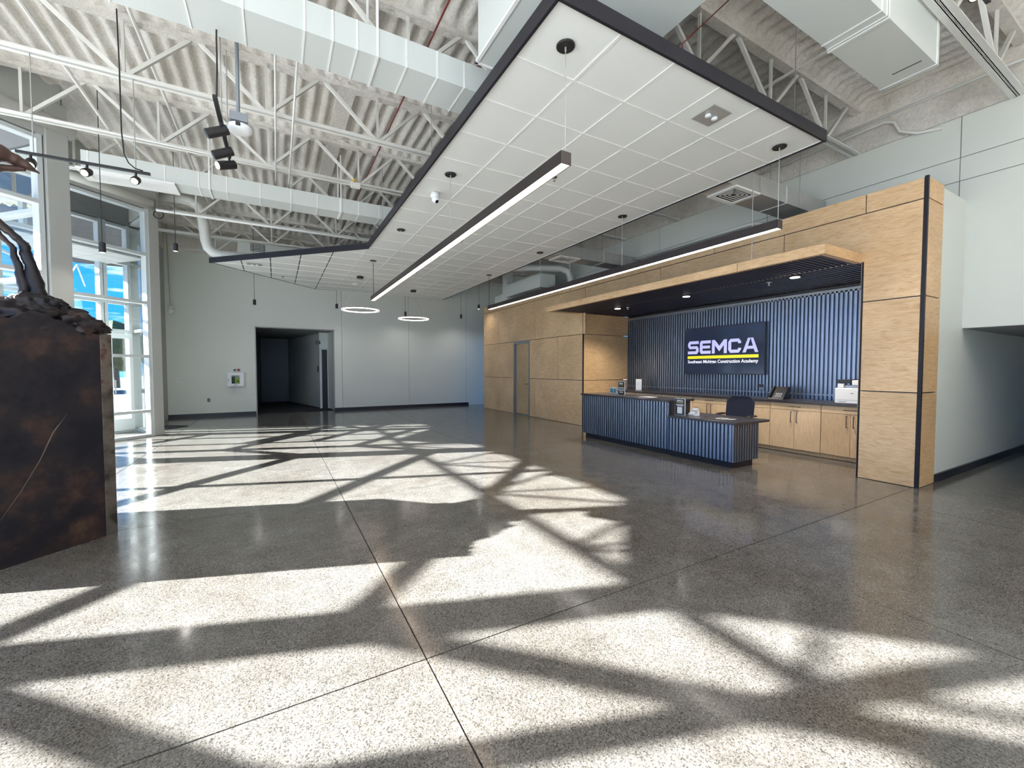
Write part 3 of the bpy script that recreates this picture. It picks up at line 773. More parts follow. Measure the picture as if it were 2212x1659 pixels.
# ring pendants
def ring(c, r, z, label):
    o = thing('ring_pendant', label, 'pendant light', (c[0], c[1], z), 'ring pendants near the back wall')
    n = 48
    def torus(r0, hw, z0, z1):
        vs = []
        for k in range(n):
            a = 2 * math.pi * k / n
            for rr, zz in ((r0 - hw, z0), (r0 + hw, z0), (r0 + hw, z1), (r0 - hw, z1)):
                vs.append((c[0] + rr * math.cos(a), c[1] + rr * math.sin(a), z + zz))
        return MB().add(vs, [(4 * k + j, 4 * k + (j + 1) % 4, 4 * ((k + 1) % n) + (j + 1) % 4, 4 * ((k + 1) % n) + j) for k in range(n) for j in range(4)])
    torus(r, 0.020, 0.0, 0.035).build('housing', 'fixture_bronze', o)
    torus(r + 0.0235, 0.0035, -0.004, 0.020).build('outer_diffuser', 'lamp_ring', o)
    torus(r - 0.0235, 0.0035, -0.004, 0.020).build('inner_diffuser', 'lamp_ring', o)
    MB().cyl((c[0], c[1]), 0.09, ZC - 0.06, ZC - 0.005, 20).build('canopy_plate', 'fixture_black', o)
    for a in (0.5, 2.6, 4.7):
        MB().tube([(c[0] + r * math.cos(a), c[1] + r * math.sin(a), z + 0.04), (c[0] + 0.05 * math.cos(a), c[1] + 0.05 * math.sin(a), ZC - 0.05)], 0.0025, 5).build('cable', 'cable_steel', o)
ring((2.07, 12.24), 0.47, 3.13, 'larger looking ring pendant beside the hallway opening')
ring((3.94, 13.52), 0.46, 3.13, 'ring pendant farther from the hallway, under the white cloud')

# small cylinder pendants
def cylinder_pendant(c, z, top, label, lit=False):
    o = thing('cylinder_pendant', label, 'pendant light', (c[0], c[1], z), 'small black cylinder pendants')
    top = 5.84 if top > 5.5 else top
    r = 0.042
    MB().lathe((c[0], c[1], z), [(r - 0.006, 0.004), (r - 0.004, 0.0), (r, 0.0), (r, 0.15), (0.012, 0.152), (0.012, 0.17)], 20).build('shade', 'fixture_black', o)
    MB().cyl((c[0], c[1]), r - 0.008, z + 0.002, z + 0.006, 20).build('lens', 'lamp_white' if lit else 'plastic_white', o)
    MB().tube([(c[0], c[1], z + 0.17), (c[0] + 0.003, c[1], top)], 0.005, 6).build('cord', 'cable_black', o)
    MB().cyl((c[0], c[1]), 0.05, top - 0.02, top, 16).build('ceiling_cup', 'fixture_black', o)
    ld = bpy.data.lights.new('pendant_fill_beam', 'SPOT'); ld.energy = 7; ld.specular_factor = 0.1; ld.spot_size = 2.75; ld.spot_blend = 0.8; ld.color = (1, 0.95, 0.88); ld.shadow_soft_size = 0.035  # fill spot added under every pendant, unlit ones too
    lo = bpy.data.objects.new('beam', ld); COL.objects.link(lo); lo.parent = o; lo.location = (0, 0, -0.012)
cylinder_pendant((-2.30, 8.75), 3.29, 5.7, 'black cylinder pendant hanging in front of the vestibule glazing', True)
cylinder_pendant((-1.69, 10.5), 3.82, 5.72, 'black cylinder pendant with a lit lens beside the square column', True)
cylinder_pendant((-0.52, 14.3), 3.36, 5.7, 'black cylinder pendant above the hallway opening, toward the defibrillator')
cylinder_pendant((1.78, 14.95), 3.50, 5.7, 'black cylinder pendant between the hallway and the larger ring')
cylinder_pendant((4.13, 15.2), 3.43, 5.7, 'black cylinder pendant just above the farther ring')
cylinder_pendant((6.31, 15.2), 3.47, 5.7, 'black cylinder pendant hanging lowest near the wood wall corner')
cylinder_pendant((6.51, 14.0), 3.70, 5.7, 'black cylinder pendant nearest the end of the wood wall', True)

# track lights
def track(a, b_, z, label, heads, top):
    a = Vector((*a, z)); b_ = Vector((*b_, z)); mid = (a + b_) / 2
    o = thing('track_light', label, 'track light', tuple(mid), 'black track lights')
    MB().bar(a, b_, 0.035, 0.03).build('track', 'fixture_black', o)
    for f in ((0.12, 0.88) if abs(a.y - b_.y) < 0.5 else (0.42, 0.9)):
        p = a.lerp(b_, f)
        MB().tube([p, (p.x, p.y, top)], 0.006, 6).build('stem', 'cable_steel', o)
    for f, aim, kind in heads:
        p = a.lerp(b_, f); aim = Vector(aim).normalized()
        q = p + Vector((0, 0, -0.10))
        nd = MB().tube([p, q], 0.012, 8)
        nd.build('swivel', 'fixture_black', o)
        if kind == 'round':
            h = MB().tube([q - aim * 0.075, q - aim * 0.06, q - aim * 0.02, q + aim * 0.03, q + aim * 0.06], [0.010, 0.032, 0.046, 0.047, 0.042], 16).build('lamp_head', 'fixture_bronze', o, smooth=True)
            MB().tube([q + aim * 0.055, q + aim * 0.062], 0.034, 16).build('lens', 'lamp_spot', h)
        else:
            h = MB().tube([q - aim * 0.06, q + aim * 0.13], 0.045, 16).build('lamp_head', 'fixture_black', o)
            MB().tube([q + aim * 0.128, q + aim * 0.133], 0.038, 16).build('lens', 'lamp_spot' if kind == 'lit' else 'plastic_black', h)
    return o
track((-2.46, 6.77), (-1.31, 6.75), 3.90, 'black track with three round glowing spotlights above the sculpture', [(0.10, (0.1, -0.75, -0.8), 'round'), (0.50, (-0.2, -0.9, -0.6), 'round'), (0.88, (-0.1, -0.9, -0.6), 'round')], 5.0)
track((-0.43, 4.56), (-0.42, 5.76), 3.90, 'black track with three cylinder spotlights hanging below the big duct', [(0.34, (-0.75, -0.1, -0.42), 'cyl'), (0.72, (-0.75, -0.1, -0.42), 'cyl'), (0.98, (-0.70, -0.35, -0.35), 'lit')], 5.0)
track((4.75, 1.33), (5.95, 1.33), 4.985, 'black track with one lit spotlight high beside the end of the large duct', [(0.66, (-0.5, -0.2, -0.8), 'round')], 5.6)

# unseen fill lamps added behind the camera to brighten the room
for k, (x, y) in enumerate(((-1.9, 1.2), (0.6, -1.1), (3.6, -2.6), (6.6, -1.4), (5.6, -3.8), (-4.2, 4.1), (3.2, 0.3))):
    hb = thing('added_fill_lamp', 'added white fill lamp hung unseen from the joists, ' + ['above the glazing behind the photographer', 'directly over the photographer', 'farther behind the photographer', 'near the hallway bulkhead', 'beside the plain front wall', 'nearest the corner column', 'over the open floor beside the photographer'][k], 'lamp', (x, y, 4.75), 'added fill lamps')
    MB().box(x - 0.75, x + 0.75, y - 0.16, y + 0.16, 4.76, 4.84).build('housing', 'steel_paint', hb)
    MB().box(x - 0.73, x + 0.73, y - 0.14, y + 0.14, 4.748, 4.759).build('diffuser', 'fill_lamp_down', hb)
    MB().box(x - 0.73, x + 0.73, y - 0.14, y + 0.14, 4.841, 4.85).build('upper_diffuser', 'fill_lamp_up', hb)
    for s_ in (-0.74, 0.74):
        MB().tube([(x + s_, y, 4.84), (x + s_, y, 5.75)], 0.005, 5).build('cable', 'cable_steel', hb)

# ================================================================== DUCTS AND PIPES
def duct_x(name, label, x0, x1, y0, y1, z0, z1, seams, material='duct_paint'):
    o = thing(name, label, 'duct', ((x0 + x1) / 2, (y0 + y1) / 2, z0), 'painted air ducts')
    MB().box(x0, x1, y0, y1, z0, z1).build('duct_body', material, o)
    for s_ in seams:
        e = 0.006; w = 0.008
        MB().box(s_ - w, s_ + w, y0 - e, y1 + e, z0 - e, z0).box(s_ - w, s_ + w, y0 - e, y0, z0, z1).box(s_ - w, s_ + w, y1, y1 + e, z0, z1).build('seam', 'grid_white', o)
    return o
def duct_hang(o, x, y0, y1, z0):
    MB().box(x - 0.012, x + 0.012, y0 - 0.012, y0 - 0.006, z0 - 0.01, 5.7).box(x - 0.012, x + 0.012, y1 + 0.006, y1 + 0.012, z0 - 0.01, 5.7).box(x - 0.012, x + 0.012, y0 - 0.012, y1 + 0.012, z0 - 0.016, z0 - 0.007).build('hanger_strap', 'grid_white', o)
d = duct_x('air_duct', 'large white rectangular duct crossing high over the sculpture side', -5.6, 3.2, 4.36, 4.83, 4.60, 4.88, [-0.62 - 0.55 * k for k in range(9)] + [-0.2, 0.28, 0.52, 0.74, 1.22, 1.55, 1.86])
duct_hang(d, 0.93, 4.36, 4.83, 4.60); duct_hang(d, -1.6, 4.36, 4.83, 4.60)
d = duct_x('air_duct', 'slimmer white duct with a ceiling grille under its end', -2.56, 3.2, 8.93, 9.36, 4.60, 4.87, [-2.48, -1.55, -1.1, -0.7, -0.2, 0.3, 0.75, 1.15, 1.5, 1.9])
duct_hang(d, -0.95, 8.93, 9.36, 4.60); duct_hang(d, 1.17, 8.93, 9.36, 4.60)
# grille under that duct
gr = thing('air_grille', 'long white slotted grille under the slimmer duct end', 'grille', (-1.95, 9.15, 4.57))
MB().box(-2.62, -1.42, 8.90, 9.02, 4.565, 4.598).box(-2.62, -1.42, 9.28, 9.40, 4.565, 4.598).box(-2.62, -2.5, 9.02, 9.28, 4.565, 4.598).box(-1.54, -1.42, 9.02, 9.28, 4.565, 4.598).build('frame', 'grid_white', gr)
MB().box(-2.5, -1.54, 9.02, 9.28, 4.592, 4.598).build('backing', 'reveal_black', gr)
for k in range(6):
    MB().box(-2.5, -1.54, 9.035 + k * 0.042, 9.055 + k * 0.042, 4.57, 4.59).build('slat', 'grid_white', gr)
d = duct_x('air_duct', 'wide white duct ending high in front of the bare upper wall', 3.23, 5.96, 1.665, 2.115, 4.60, 5.15, [4.62, 4.72, 5.9], 'duct_paint')
MB().box(5.70, 5.705, 1.72, 1.95, 4.594, 4.6).build('slot', 'reveal_black', d)
duct_hang(d, 4.75, 1.665, 2.115, 4.60)
# plenum box above the front of the cloud
pb = thing('plenum_box', 'big white plenum box above the near end of the ceiling cloud', 'duct', (2.5, 3.4, 4.6), 'painted air ducts')
MB().box(1.83, 3.2, 1.2, 3.93, 4.60, 5.55).build('box_body', 'duct_paint', pb)
MB().box(1.80, 1.83, 1.2, 3.95, 4.585, 4.61).box(1.8, 3.22, 3.93, 3.95, 4.585, 4.61).build('edge_flange', 'grid_white', pb)
# branch ducts over the wood wall
def branch(y0, y1, label, x0=5.5):
    o = duct_x('branch_duct', label, x0, 8.4, y0, y1, 4.15, 4.42, [7.15], 'galv_duct')
    xm = x0 + 0.6; ym = (y0 + y1) / 2
    df = MB().box(xm - 0.30, xm + 0.30, y0 - 0.02, y0 + 0.04, 4.125, 4.15).box(xm - 0.30, xm + 0.30, y1 - 0.04, y1 + 0.02, 4.125, 4.15).box(xm - 0.30, xm - 0.24, y0 + 0.04, y1 - 0.04, 4.125, 4.15).box(xm + 0.24, xm + 0.30, y0 + 0.04, y1 - 0.04, 4.125, 4.15).build('diffuser_frame', 'grid_white', o)
    for k in range(4):
        a = 0.055 * k; q = (y1 - y0) / 2 - 0.04
        z = 4.130 + 0.004 * k
        x_ = 0.235 - a; y_ = q - 0.005 - a * (q / 0.24) 
        if y_ < 0.02: break
        MB().box(xm - x_, xm + x_, ym - y_, ym - y_ + 0.012, z, z + 0.006).box(xm - x_, xm + x_, ym + y_ - 0.012, ym + y_, z, z + 0.006).box(xm - x_, xm - x_ + 0.012, ym - y_, ym + y_, z, z + 0.006).box(xm + x_ - 0.012, xm + x_, ym - y_, ym + y_, z, z + 0.006).build('vane', 'grid_white', df)
    MB().box(xm - 0.24, xm + 0.24, y0 + 0.04, y1 - 0.04, 4.147, 4.1495).build('diffuser_back', 'reveal_black', o)
    for x in (x0 + 0.9, x0 + 2.0):
        MB().tube([(x, y0 - 0.02, 4.16), (x, y0 - 0.02, 5.7)], 0.005, 5).build('hanger_rod', 'cable_steel', o)
        MB().tube([(x, y1 + 0.02, 4.16), (x, y1 + 0.02, 5.7)], 0.005, 5).build('hanger_rod', 'cable_steel', o)
branch(3.73, 4.16, 'grey branch duct with a square diffuser nearest the wood pillar')
branch(8.0, 8.43, 'grey branch duct with a square diffuser farther along the wood wall')
# air handler and flues at the far end above the wood wall
ah = thing('air_handler_duct', 'white box duct resting above the far end of the wood wall', 'duct', (7.2, 11.9, 3.99), 'painted air ducts')
MB().box(7.0, 7.55, 10.65, 12.8, 3.99, 4.40).build('duct_body', 'duct_paint', ah)
MB().box(7.0, 7.3, 13.1, 13.7, 3.87, 4.15).box(7.0, 7.3, 12.8, 13.1, 3.87, 4.9).build('offset_duct', 'duct_paint', ah, bevel=0.04)
tag(MB().tube([(5.4, 12.0, 4.62), (6.9, 11.0, 4.62), (7.7, 10.55, 4.60), (7.9, 10.45, 4.5), (7.95, 10.4, 4.3), (7.98, 10.4, 3.86)], 0.10, 12).build('white_pipe', 'pipe_white', smooth=True), 'fat white pipe turning down behind the wood wall', 'pipe', 'white pipes')
# drain pipe beside the back wall
tag(MB().tube([(-2.32, 12.8, 5.575), (-1.95, 12.8, 5.59), (-1.76, 12.8, 5.57), (-1.60, 12.8, 5.48), (-1.53, 12.8, 5.34), (-1.49, 12.8, 5.0), (-1.46, 12.8, 4.66), (-1.42, 12.8, 4.50), (-1.33, 12.8, 4.40), (-1.18, 12.8, 4.36), (0.9, 12.8, 4.38)], 0.115, 14).build('white_pipe', 'pipe_white', smooth=True), 'fat white drain pipe with two bends near the back wall', 'pipe', 'white pipes')
tag(MB().tube([(-2.75, 15.75, 5.50), (8.2, 15.75, 5.52)], 0.065, 10).build('white_pipe', 'pipe_white', smooth=True), 'straight white pipe running behind the bent drain pipe', 'pipe', 'white pipes')
tag(MB().tube([(-2.2, 11.72, 4.93), (8.2, 11.72, 4.93)], 0.03, 8).build('sprinkler_pipe', 'pipe_white', smooth=True), 'slim white sprinkler pipe under the far joists', 'pipe', 'white pipes')
tag(MB().tube([(7.9, 7.7, 4.25), (7.9, 4.75, 4.25), (7.93, 4.66, 4.24), (8.0, 4.60, 4.22), (8.42, 4.35, 4.12)], 0.035, 8).build('sprinkler_pipe', 'pipe_white', smooth=True), 'white sprinkler pipe against the upper wall over the canopy', 'pipe', 'white pipes')
tag(MB().tube([(8.30, -3, 5.42), (8.30, 5.4, 5.42)], 0.022, 6).build('conduit', 'pipe_white', smooth=True), 'thin white conduit along the foam edge of the upper wall', 'conduit', 'thin conduits')
tag(MB().tube([(8.32, 5.4, 5.30), (8.32, 2.92, 5.34), (8.33, 2.80, 5.28), (8.35, 2.74, 5.12), (8.40, 2.55, 5.02), (8.44, 2.3, 4.98)], 0.024, 6).build('conduit', 'pipe_white', smooth=True), 'thin white conduit bending down over the foam band', 'conduit', 'thin conduits')
tag(MB().tube([(1.62, -2, 5.30), (1.62, 15.5, 5.30)], 0.010, 6).build('red_cable', 'cable_red', smooth=True), 'dark red cable strung beside the ceiling cloud edge', 'cable')
tag(MB().tube([(4.45, 2.62, 5.66), (3.92, 2.62, 5.11), (3.54, 2.62, 4.73), (3.25, 2.62, 4.44), (3.25, 2.60, 4.18)], 0.006, 6).build('red_cable', 'cable_red', smooth=True), 'dark red cable dropping to the front of the ceiling cloud', 'cable')
tag(MB().tube([(-3.2, 8.42, 5.02), (-1.0, 8.42, 4.99), (2.5, 8.42, 4.99)], 0.014, 6).build('conduit', 'pipe_white', smooth=True), 'thin white conduit clipped under the second visible joist', 'conduit', 'thin conduits')
for k, x in enumerate((0.05, 0.265)):
    tag(MB().tube([(x, 4.95, 4.95), (x, 9.6, 4.95)], 0.014, 6).build('conduit', 'pipe_white', smooth=True), ['thin white conduit crossing under the joists, the one nearer the glazing', 'thin white conduit crossing under the joists, the one nearer the cloud'][k], 'conduit', 'thin conduits')
# black cables
tag(MB().tube([(-1.55, 6.64, 5.70), (-1.54, 6.63, 5.07), (-1.54, 6.63, 4.31), (-1.53, 6.66, 4.05), (-1.50, 6.70, 3.97), (-1.45, 6.74, 3.935), (-1.38, 6.75, 3.925)], 0.007, 6).build('black_cable', 'cable_black', smooth=True), 'black power cable looping down to the spotlight track', 'cable')
tag(MB().tube([(-0.44, 4.90, 5.6), (-0.43, 4.88, 4.9), (-0.42, 4.70, 4.49), (-0.415, 4.64, 4.2), (-0.42, 4.60, 3.93)], 0.007, 6).build('black_cable', 'cable_black', smooth=True), 'black power cable feeding the track with cylinder spots', 'cable')
# hanging detector
hd = thing('hanging_detector', 'round white alert device on a grey stem under the big duct', 'detector', (-0.32, 5.1, 3.86))
MB().tube([(-0.285, 5.02, 4.0), (-0.285, 5.02, 5.65)], 0.018, 8).build('stem', 'steel_grey', hd)
MB().box(-0.355, -0.205, 4.96, 5.10, 3.94, 4.02).build('mount_box', 'steel_grey', hd)
MB().lathe((-0.275, 5.06, 3.87), [(0.07, 0.0), (0.105, 0.012), (0.115, 0.035), (0.10, 0.06), (0.06, 0.075)], 24).build('body', 'plastic_white', hd, smooth=True)
MB().box(-0.305, -0.265, 4.943, 4.952, 3.885, 3.92).build('emblem', 'sign_black', hd)
# small unit by the back wall
wu = thing('air_unit', 'small white air unit with a black slotted outlet beyond the cloud', 'air unit', (0.0, 14.6, 4.9))
MB().box(-0.92, 1.3, 14.6, 15.1, 4.86, 5.24).build('case', 'duct_paint', wu)
MB().box(-0.60, -0.24, 14.585, 14.6, 4.98, 5.20).build('outlet_panel', 'reveal_black', wu)
for k in range(5):
    MB().box(-0.59, -0.25, 14.575, 14.59, 4.995 + 0.042 * k, 5.012 + 0.042 * k).build('slat', 'grid_white', wu)
# yellow tag and junction box on the third joist
jb = thing('junction_box', 'white junction box with a yellow tag on a joist', 'junction box', (1.35, 8.42, 4.9))
MB().box(1.28, 1.44, 8.36, 8.46, 4.92, 5.0).build('box', 'steel_paint', jb)
MB().lathe((1.34, 8.40, 5.02), [(0.03, 0), (0.035, 0.03), (0.01, 0.05)], 10).build('tag', 'yellow_tag', jb)

# things mounted on the cloud
cm = thing('dome_camera', 'small white dome camera under the ceiling cloud', 'camera', (2.06, 5.94, ZC - 0.12))
MB().lathe((2.06, 5.94, ZC - 0.075), [(0.055, 0.0), (0.062, 0.02), (0.062, 0.074)], 20).build('base', 'plastic_white', cm, smooth=True)
aim = Vector((0.35, -0.6, -0.8)).normalized(); q0 = Vector((2.06, 5.94, ZC - 0.085))
MB().tube([q0 - aim * 0.02, q0 + aim * 0.01, q0 + aim * 0.045, q0 + aim * 0.06], [0.035, 0.055, 0.045, 0.038], 16).build('eyeball', 'plastic_white', cm, smooth=True)
MB().tube([q0 + aim * 0.058, q0 + aim * 0.064], 0.026, 14).build('lens', 'plastic_black', cm)
for nm, x, y, w, l in (('emergency_light', 3.89, 2.77, 0.14, 0.13), ('emergency_light', -0.42, 12.1, 0.16, 0.13)):
    el = thing(nm, 'square metal emergency lamp plate near the front edge of the cloud' if x > 0 else 'square metal emergency lamp plate in the angled wing of the cloud', 'emergency light', (x, y, ZC), 'emergency lamp plates')
    MB().box(x - w, x + w, y - l, y + l, ZC - 0.006, ZC + 0.004).build('plate', 'galv_duct', el)
    for dx in (-0.05, 0.05):
        MB().lathe((x + dx, y, ZC - 0.03), [(0.02, 0), (0.032, 0.008), (0.028, 0.026)], 12).build('lamp', 'plastic_white', el, smooth=True)
for k, (x, y, z) in enumerate(((3.29, 4.67, ZC), (3.26, 7.8, ZC), (0.2, 13.3, ZC), (3.27, 10.9, ZC), (7.18, 3.99, 2.945), (7.19, 7.21, 2.945))):
    sp = thing('fire_sprinkler', ['chrome sprinkler head nearest the front of the cloud', 'chrome sprinkler head halfway along the cloud', 'chrome sprinkler head in the angled cloud wing', 'chrome sprinkler head near the far end of the cloud', 'white sprinkler head in the canopy near the pillar', 'white sprinkler head in the canopy near the plain return'][k], 'sprinkler', (x, y, z), 'sprinkler heads')
    MB().lathe((x, y, z - 0.006), [(0.038, 0), (0.04, 0.004), (0.03, 0.006)], 16).build('escutcheon', 'handle_bronze' if k < 4 else 'plastic_white', sp)
    MB().cyl((x, y), 0.008, z - 0.05, z - 0.006, 8).cyl((x, y), 0.018, z - 0.055, z - 0.05, 12).build('deflector', 'steel_grey' if k < 4 else 'plastic_white', sp)
sd = thing('smoke_detector', 'white smoke detector near the larger ring canopy', 'smoke detector', (2.11, 13.37, ZC))
MB().lathe((2.11, 13.37, ZC - 0.05), [(0.03, 0), (0.06, 0.012), (0.075, 0.03), (0.075, 0.05)], 20).build('body', 'plastic_white', sd, smooth=True)
MB().cyl((2.11, 13.37), 0.022, ZC - 0.053, ZC - 0.049, 12).build('sensor', 'steel_grey', sd)

# ================================================================== RECEPTION
dk = thing('reception_desk', 'dark two level reception desk clad in slate ribbed metal', 'desk', (6.3, 5.5, 0))
MB().box(5.95, 6.50, 3.81, 7.20, 0, 0.10).build('plinth', 'fascia_dark', dk)
MB().box(5.94, 6.50, 4.955, 7.26, 0.10, 0.925).box(5.94, 6.56, 3.785, 4.955, 0.10, 0.665).build('carcass', 'laminate_dark', dk)
corr((5.935, 4.95), (0, 1), 2.32, 0.10, 0.925, 0.0635, 0.034).build('ribbed_front', 'slate_metal', dk)
corr((5.935, 3.755), (0, 1), 1.195, 0.10, 0.665, 0.0635, 0.034).build('ribbed_front', 'slate_metal', dk)
MB().add(*(lambda c: (c.v, [f[::-1] for f in c.f]))(corr((5.915, 3.78), (1, 0), 0.645, 0.10, 0.665, 0.0635, -0.034))).build('ribbed_end', 'slate_metal', dk)
MB().box(5.90, 5.925, 4.935, 4.955, 0.66, 0.925).box(5.90, 5.92, 3.745, 3.765, 0.10, 0.665).build('edge_trim', 'slate_metal', dk)
MB().box(5.87, 6.58, 4.925, 7.285, 0.925, 0.962).build('counter_top', 'laminate_dark', dk, bevel=0.006)
MB().box(5.87, 6.76, 3.70, 4.925, 0.665, 0.702).build('desk_top', 'laminate_dark', dk, bevel=0.006)
MB().cyl((6.21, 4.42), 0.035, 0.700, 0.7035, 16).build('grommet', 'plastic_black', dk)

ct = tag(MB().box(7.92, 8.60, 2.67, 8.575, 0.90, 0.94).build('worktop', 'laminate_dark', bevel=0.004), 'long dark worktop along the ribbed metal wall', 'worktop')
cbY = [2.69, 3.52, 4.35, 5.18, 6.01, 6.84, 7.67, 8.50]
CN = ['nearest the wood pillar', 'between the phone and the printer end', 'just right of the desk chair', 'behind the desk chair', 'left of the desk chair', 'behind the tall desk counter', 'in the far corner by the return wall']
for k in range(7):
    y0, y1 = cbY[k] + 0.002, cbY[k + 1] - 0.002; ym = (y0 + y1) / 2
    cb = thing('base_cabinet', 'maple base cabinet with drawer and two doors, ' + CN[k], 'cabinet', (8.2, ym, 0), 'maple base cabinets under the worktop')
    MB().box(7.98, 8.60, y0, y1, 0.08, 0.90).build('body', 'maple_cabinet', cb)
    MB().box(8.02, 8.55, y0, y1, 0.0, 0.08).box(8.0, 8.02, y0, y1, 0.012, 0.08).build('toe_kick', 'maple_cabinet', cb)
    dr = MB().box(7.955, 7.978, y0 + 0.003, y1 - 0.003, 0.775, 0.895).build('drawer', 'maple_cabinet', cb)
    MB().tube([(7.955, ym - 0.09, 0.835), (7.925, ym - 0.09, 0.835), (7.925, ym + 0.09, 0.835), (7.955, ym + 0.09, 0.835)], 0.006, 6).build('handle', 'handle_bronze', dr)
    for s_ in (0, 1):
        a, b_ = (y0 + 0.003, ym - 0.0025) if s_ == 0 else (ym + 0.0025, y1 - 0.003)
        do = MB().box(7.955, 7.978, a, b_, 0.085, 0.769).build('door', 'maple_cabinet', cb)
        hy = b_ - 0.045 if s_ == 0 else a + 0.045
        MB().tube([(7.955, hy, 0.74), (7.925, hy, 0.74), (7.925, hy, 0.56), (7.955, hy, 0.56)], 0.006, 6).build('handle', 'handle_bronze', do)

# television with the academy name
LET = {'S': (10, [[(1.5, 8), (0, 6.5), (0, 6.2), (10, 6.2), (10, 8)], [(0, 6.2), (0, 4.9), (2.4, 4.9), (2.4, 6.2)], [(0, 4.9), (1.5, 3.2), (10, 3.2), (10, 3.5), (8.6, 4.9)], [(7.6, 3.2), (7.6, 1.8), (10, 1.8), (10, 3.2)], [(0, 1.8), (0, 0), (8.5, 0), (10, 1.5), (10, 1.8)]]),
       'E': (9.6, [[(1.2, 8), (0, 6.8), (0, 1.2), (1.2, 0), (2.4, 0), (2.4, 8)], [(2.4, 8), (2.4, 6.2), (9.6, 6.2), (9.6, 8)], [(2.4, 4.9), (2.4, 3.2), (9.0, 3.2), (9.0, 4.9)], [(2.4, 1.8), (2.4, 0), (9.6, 0), (9.6, 1.8)]]),
       'M': (12.4, [[(0, 8), (0, 0), (2.4, 0), (2.4, 8)], [(10, 8), (10, 0), (12.4, 0), (12.4, 8)], [(2.4, 8), (2.4, 4.8), (6.2, 1.2), (6.2, 4.4)], [(6.2, 4.4), (6.2, 1.2), (10, 4.8), (10, 8)]]),
       'C': (10, [[(1.7, 8), (0, 6.3), (0, 6.2), (10, 6.2), (8.3, 8)], [(0, 6.2), (0, 1.8), (2.4, 1.8), (2.4, 6.2)], [(7.6, 6.2), (7.6, 5.3), (10, 5.3), (10, 6.2)], [(0, 1.8), (1.7, 0), (8.3, 0), (10, 1.8)], [(7.6, 2.7), (7.6, 1.8), (10, 1.8), (10, 2.7)]]),
       'A': (11.6, [[(0, 0), (2.5, 0), (5.8, 8), (3.9, 8)], [(9.1, 0), (11.6, 0), (7.7, 8), (5.8, 8)], [(2.9, 1.9), (8.7, 1.9), (8.0, 3.5), (3.6, 3.5)]])}
def semca(P, ux, uz, w, h, material, parent, dep=0.001):
    """block lettering starting at lower-left corner P"""
    ux, uz, P = Vector(ux), Vector(uz), Vector(P)
    nrm = ux.cross(uz)
    tot = sum(LET[c][0] for c in 'SEMCA') + 4 * 1.1; kx = w / tot; kz = h / 8.0
    x = 0.0
    for c in 'SEMCA':
        mb = MB()
        for poly in LET[c][1]:
            n_ = len(poly)
            f = [P + ux * ((x + a) * kx) + uz * (b_ * kz) + nrm * dep for a, b_ in poly]
            g_ = [P + ux * ((x + a) * kx) + uz * (b_ * kz) for a, b_ in poly]
            mb.add(f + g_, [tuple(range(n_)), tuple(range(2 * n_ - 1, n_ - 1, -1))] + [(i, n_ + i, n_ + (i + 1) % n_, (i + 1) % n_) for i in range(n_)])
        mb.build('letter', material, parent)
        x += LET[c][0] + 1.1
tv = thing('television', 'large wall television showing the SEMCA academy name', 'television', (8.53, 5.72, 1.39))
MB().box(8.51, 8.57, 4.78, 6.66, 1.385, 2.445).build('cabinet_back', 'plastic_black', tv)
sc_ = MB().box(8.503, 8.512, 4.79, 6.65, 1.40, 2.435).build('screen', 'screen_dark', tv)
MB().box(8.498, 8.515, 4.775, 4.79, 1.38, 2.45).box(8.498, 8.515, 6.65, 6.665, 1.38, 2.45).box(8.498, 8.515, 4.79, 6.65, 1.38, 1.40).box(8.498, 8.515, 4.79, 6.65, 2.435, 2.45).build('bezel', 'plastic_black', tv)
MB().box(8.57, 8.60, 5.4, 6.0, 1.7, 2.1).build('wall_mount', 'plastic_black', tv)
RX, RZ = (0, -1, 0), (0, 0, 1)
semca((8.5025, 6.565, 1.845), RX, RZ, 1.66, 0.30, 'screen_lilac', sc_)
MB().box(8.5015, 8.503, 4.90, 6.57, 1.735, 1.80).build('yellow_bar', 'screen_yellow', sc_)
text_part('Southeast Michigan Construction Academy', 0.10, (8.5015, 5.735, 1.635), RX, RZ, 'screen_white', sc_, width=1.66, bold=0.002)

# office chair
oc = thing('office_chair', 'navy mesh office chair behind the low end of the desk', 'chair', (7.05, 4.48, 0))
def rounded(w, h, r, n=5):
    pts = []
    for cx_, cy_, a0 in ((w / 2 - r, h / 2 - r, 0), (-w / 2 + r, h / 2 - r, 90), (-w / 2 + r, -h / 2 + r, 180), (w / 2 - r, -h / 2 + r, 270)):
        for k in range(n + 1):
            a = math.radians(a0 + 90 * k / n); pts.append((cx_ + r * math.cos(a), cy_ + r * math.sin(a)))
    return pts
pts = rounded(0.50, 0.44, 0.12); n_ = len(pts); mb = MB()
rings = []
for x_, sc2 in ((7.235, 0.90), (7.225, 1.0), (7.26, 1.0), (7.275, 0.92)):
    rings.append([(x_ + 0.10 * (a / 0.25) ** 2 * -0.35 + 0.06 * (b_ / 0.22 + 1) * 0.5, 4.485 + a * sc2, 0.80 + b_ * sc2) for a, b_ in pts])
vs = [p for r in rings for p in r]
fs = [(i * n_ + k, i * n_ + (k + 1) % n_, (i + 1) * n_ + (k + 1) % n_, (i + 1) * n_ + k) for i in range(3) for k in range(n_)] + [tuple(range(n_ - 1, -1, -1)), tuple(range(3 * n_, 4 * n_))]
mb.add(vs, fs).build('backrest', 'chair_navy', oc, smooth=True)
MB().prism([(7.03 + b_, 4.485 + a) for a, b_ in rounded(0.48, 0.46, 0.10)], 0.44, 0.51).build('seat', 'chair_navy', oc, bevel=0.02)
MB().tube([(7.28, 4.485, 0.75), (7.31, 4.485, 0.55), (7.2, 4.485, 0.43), (7.03, 4.485, 0.42)], 0.022, 8).build('back_support', 'plastic_black', oc)
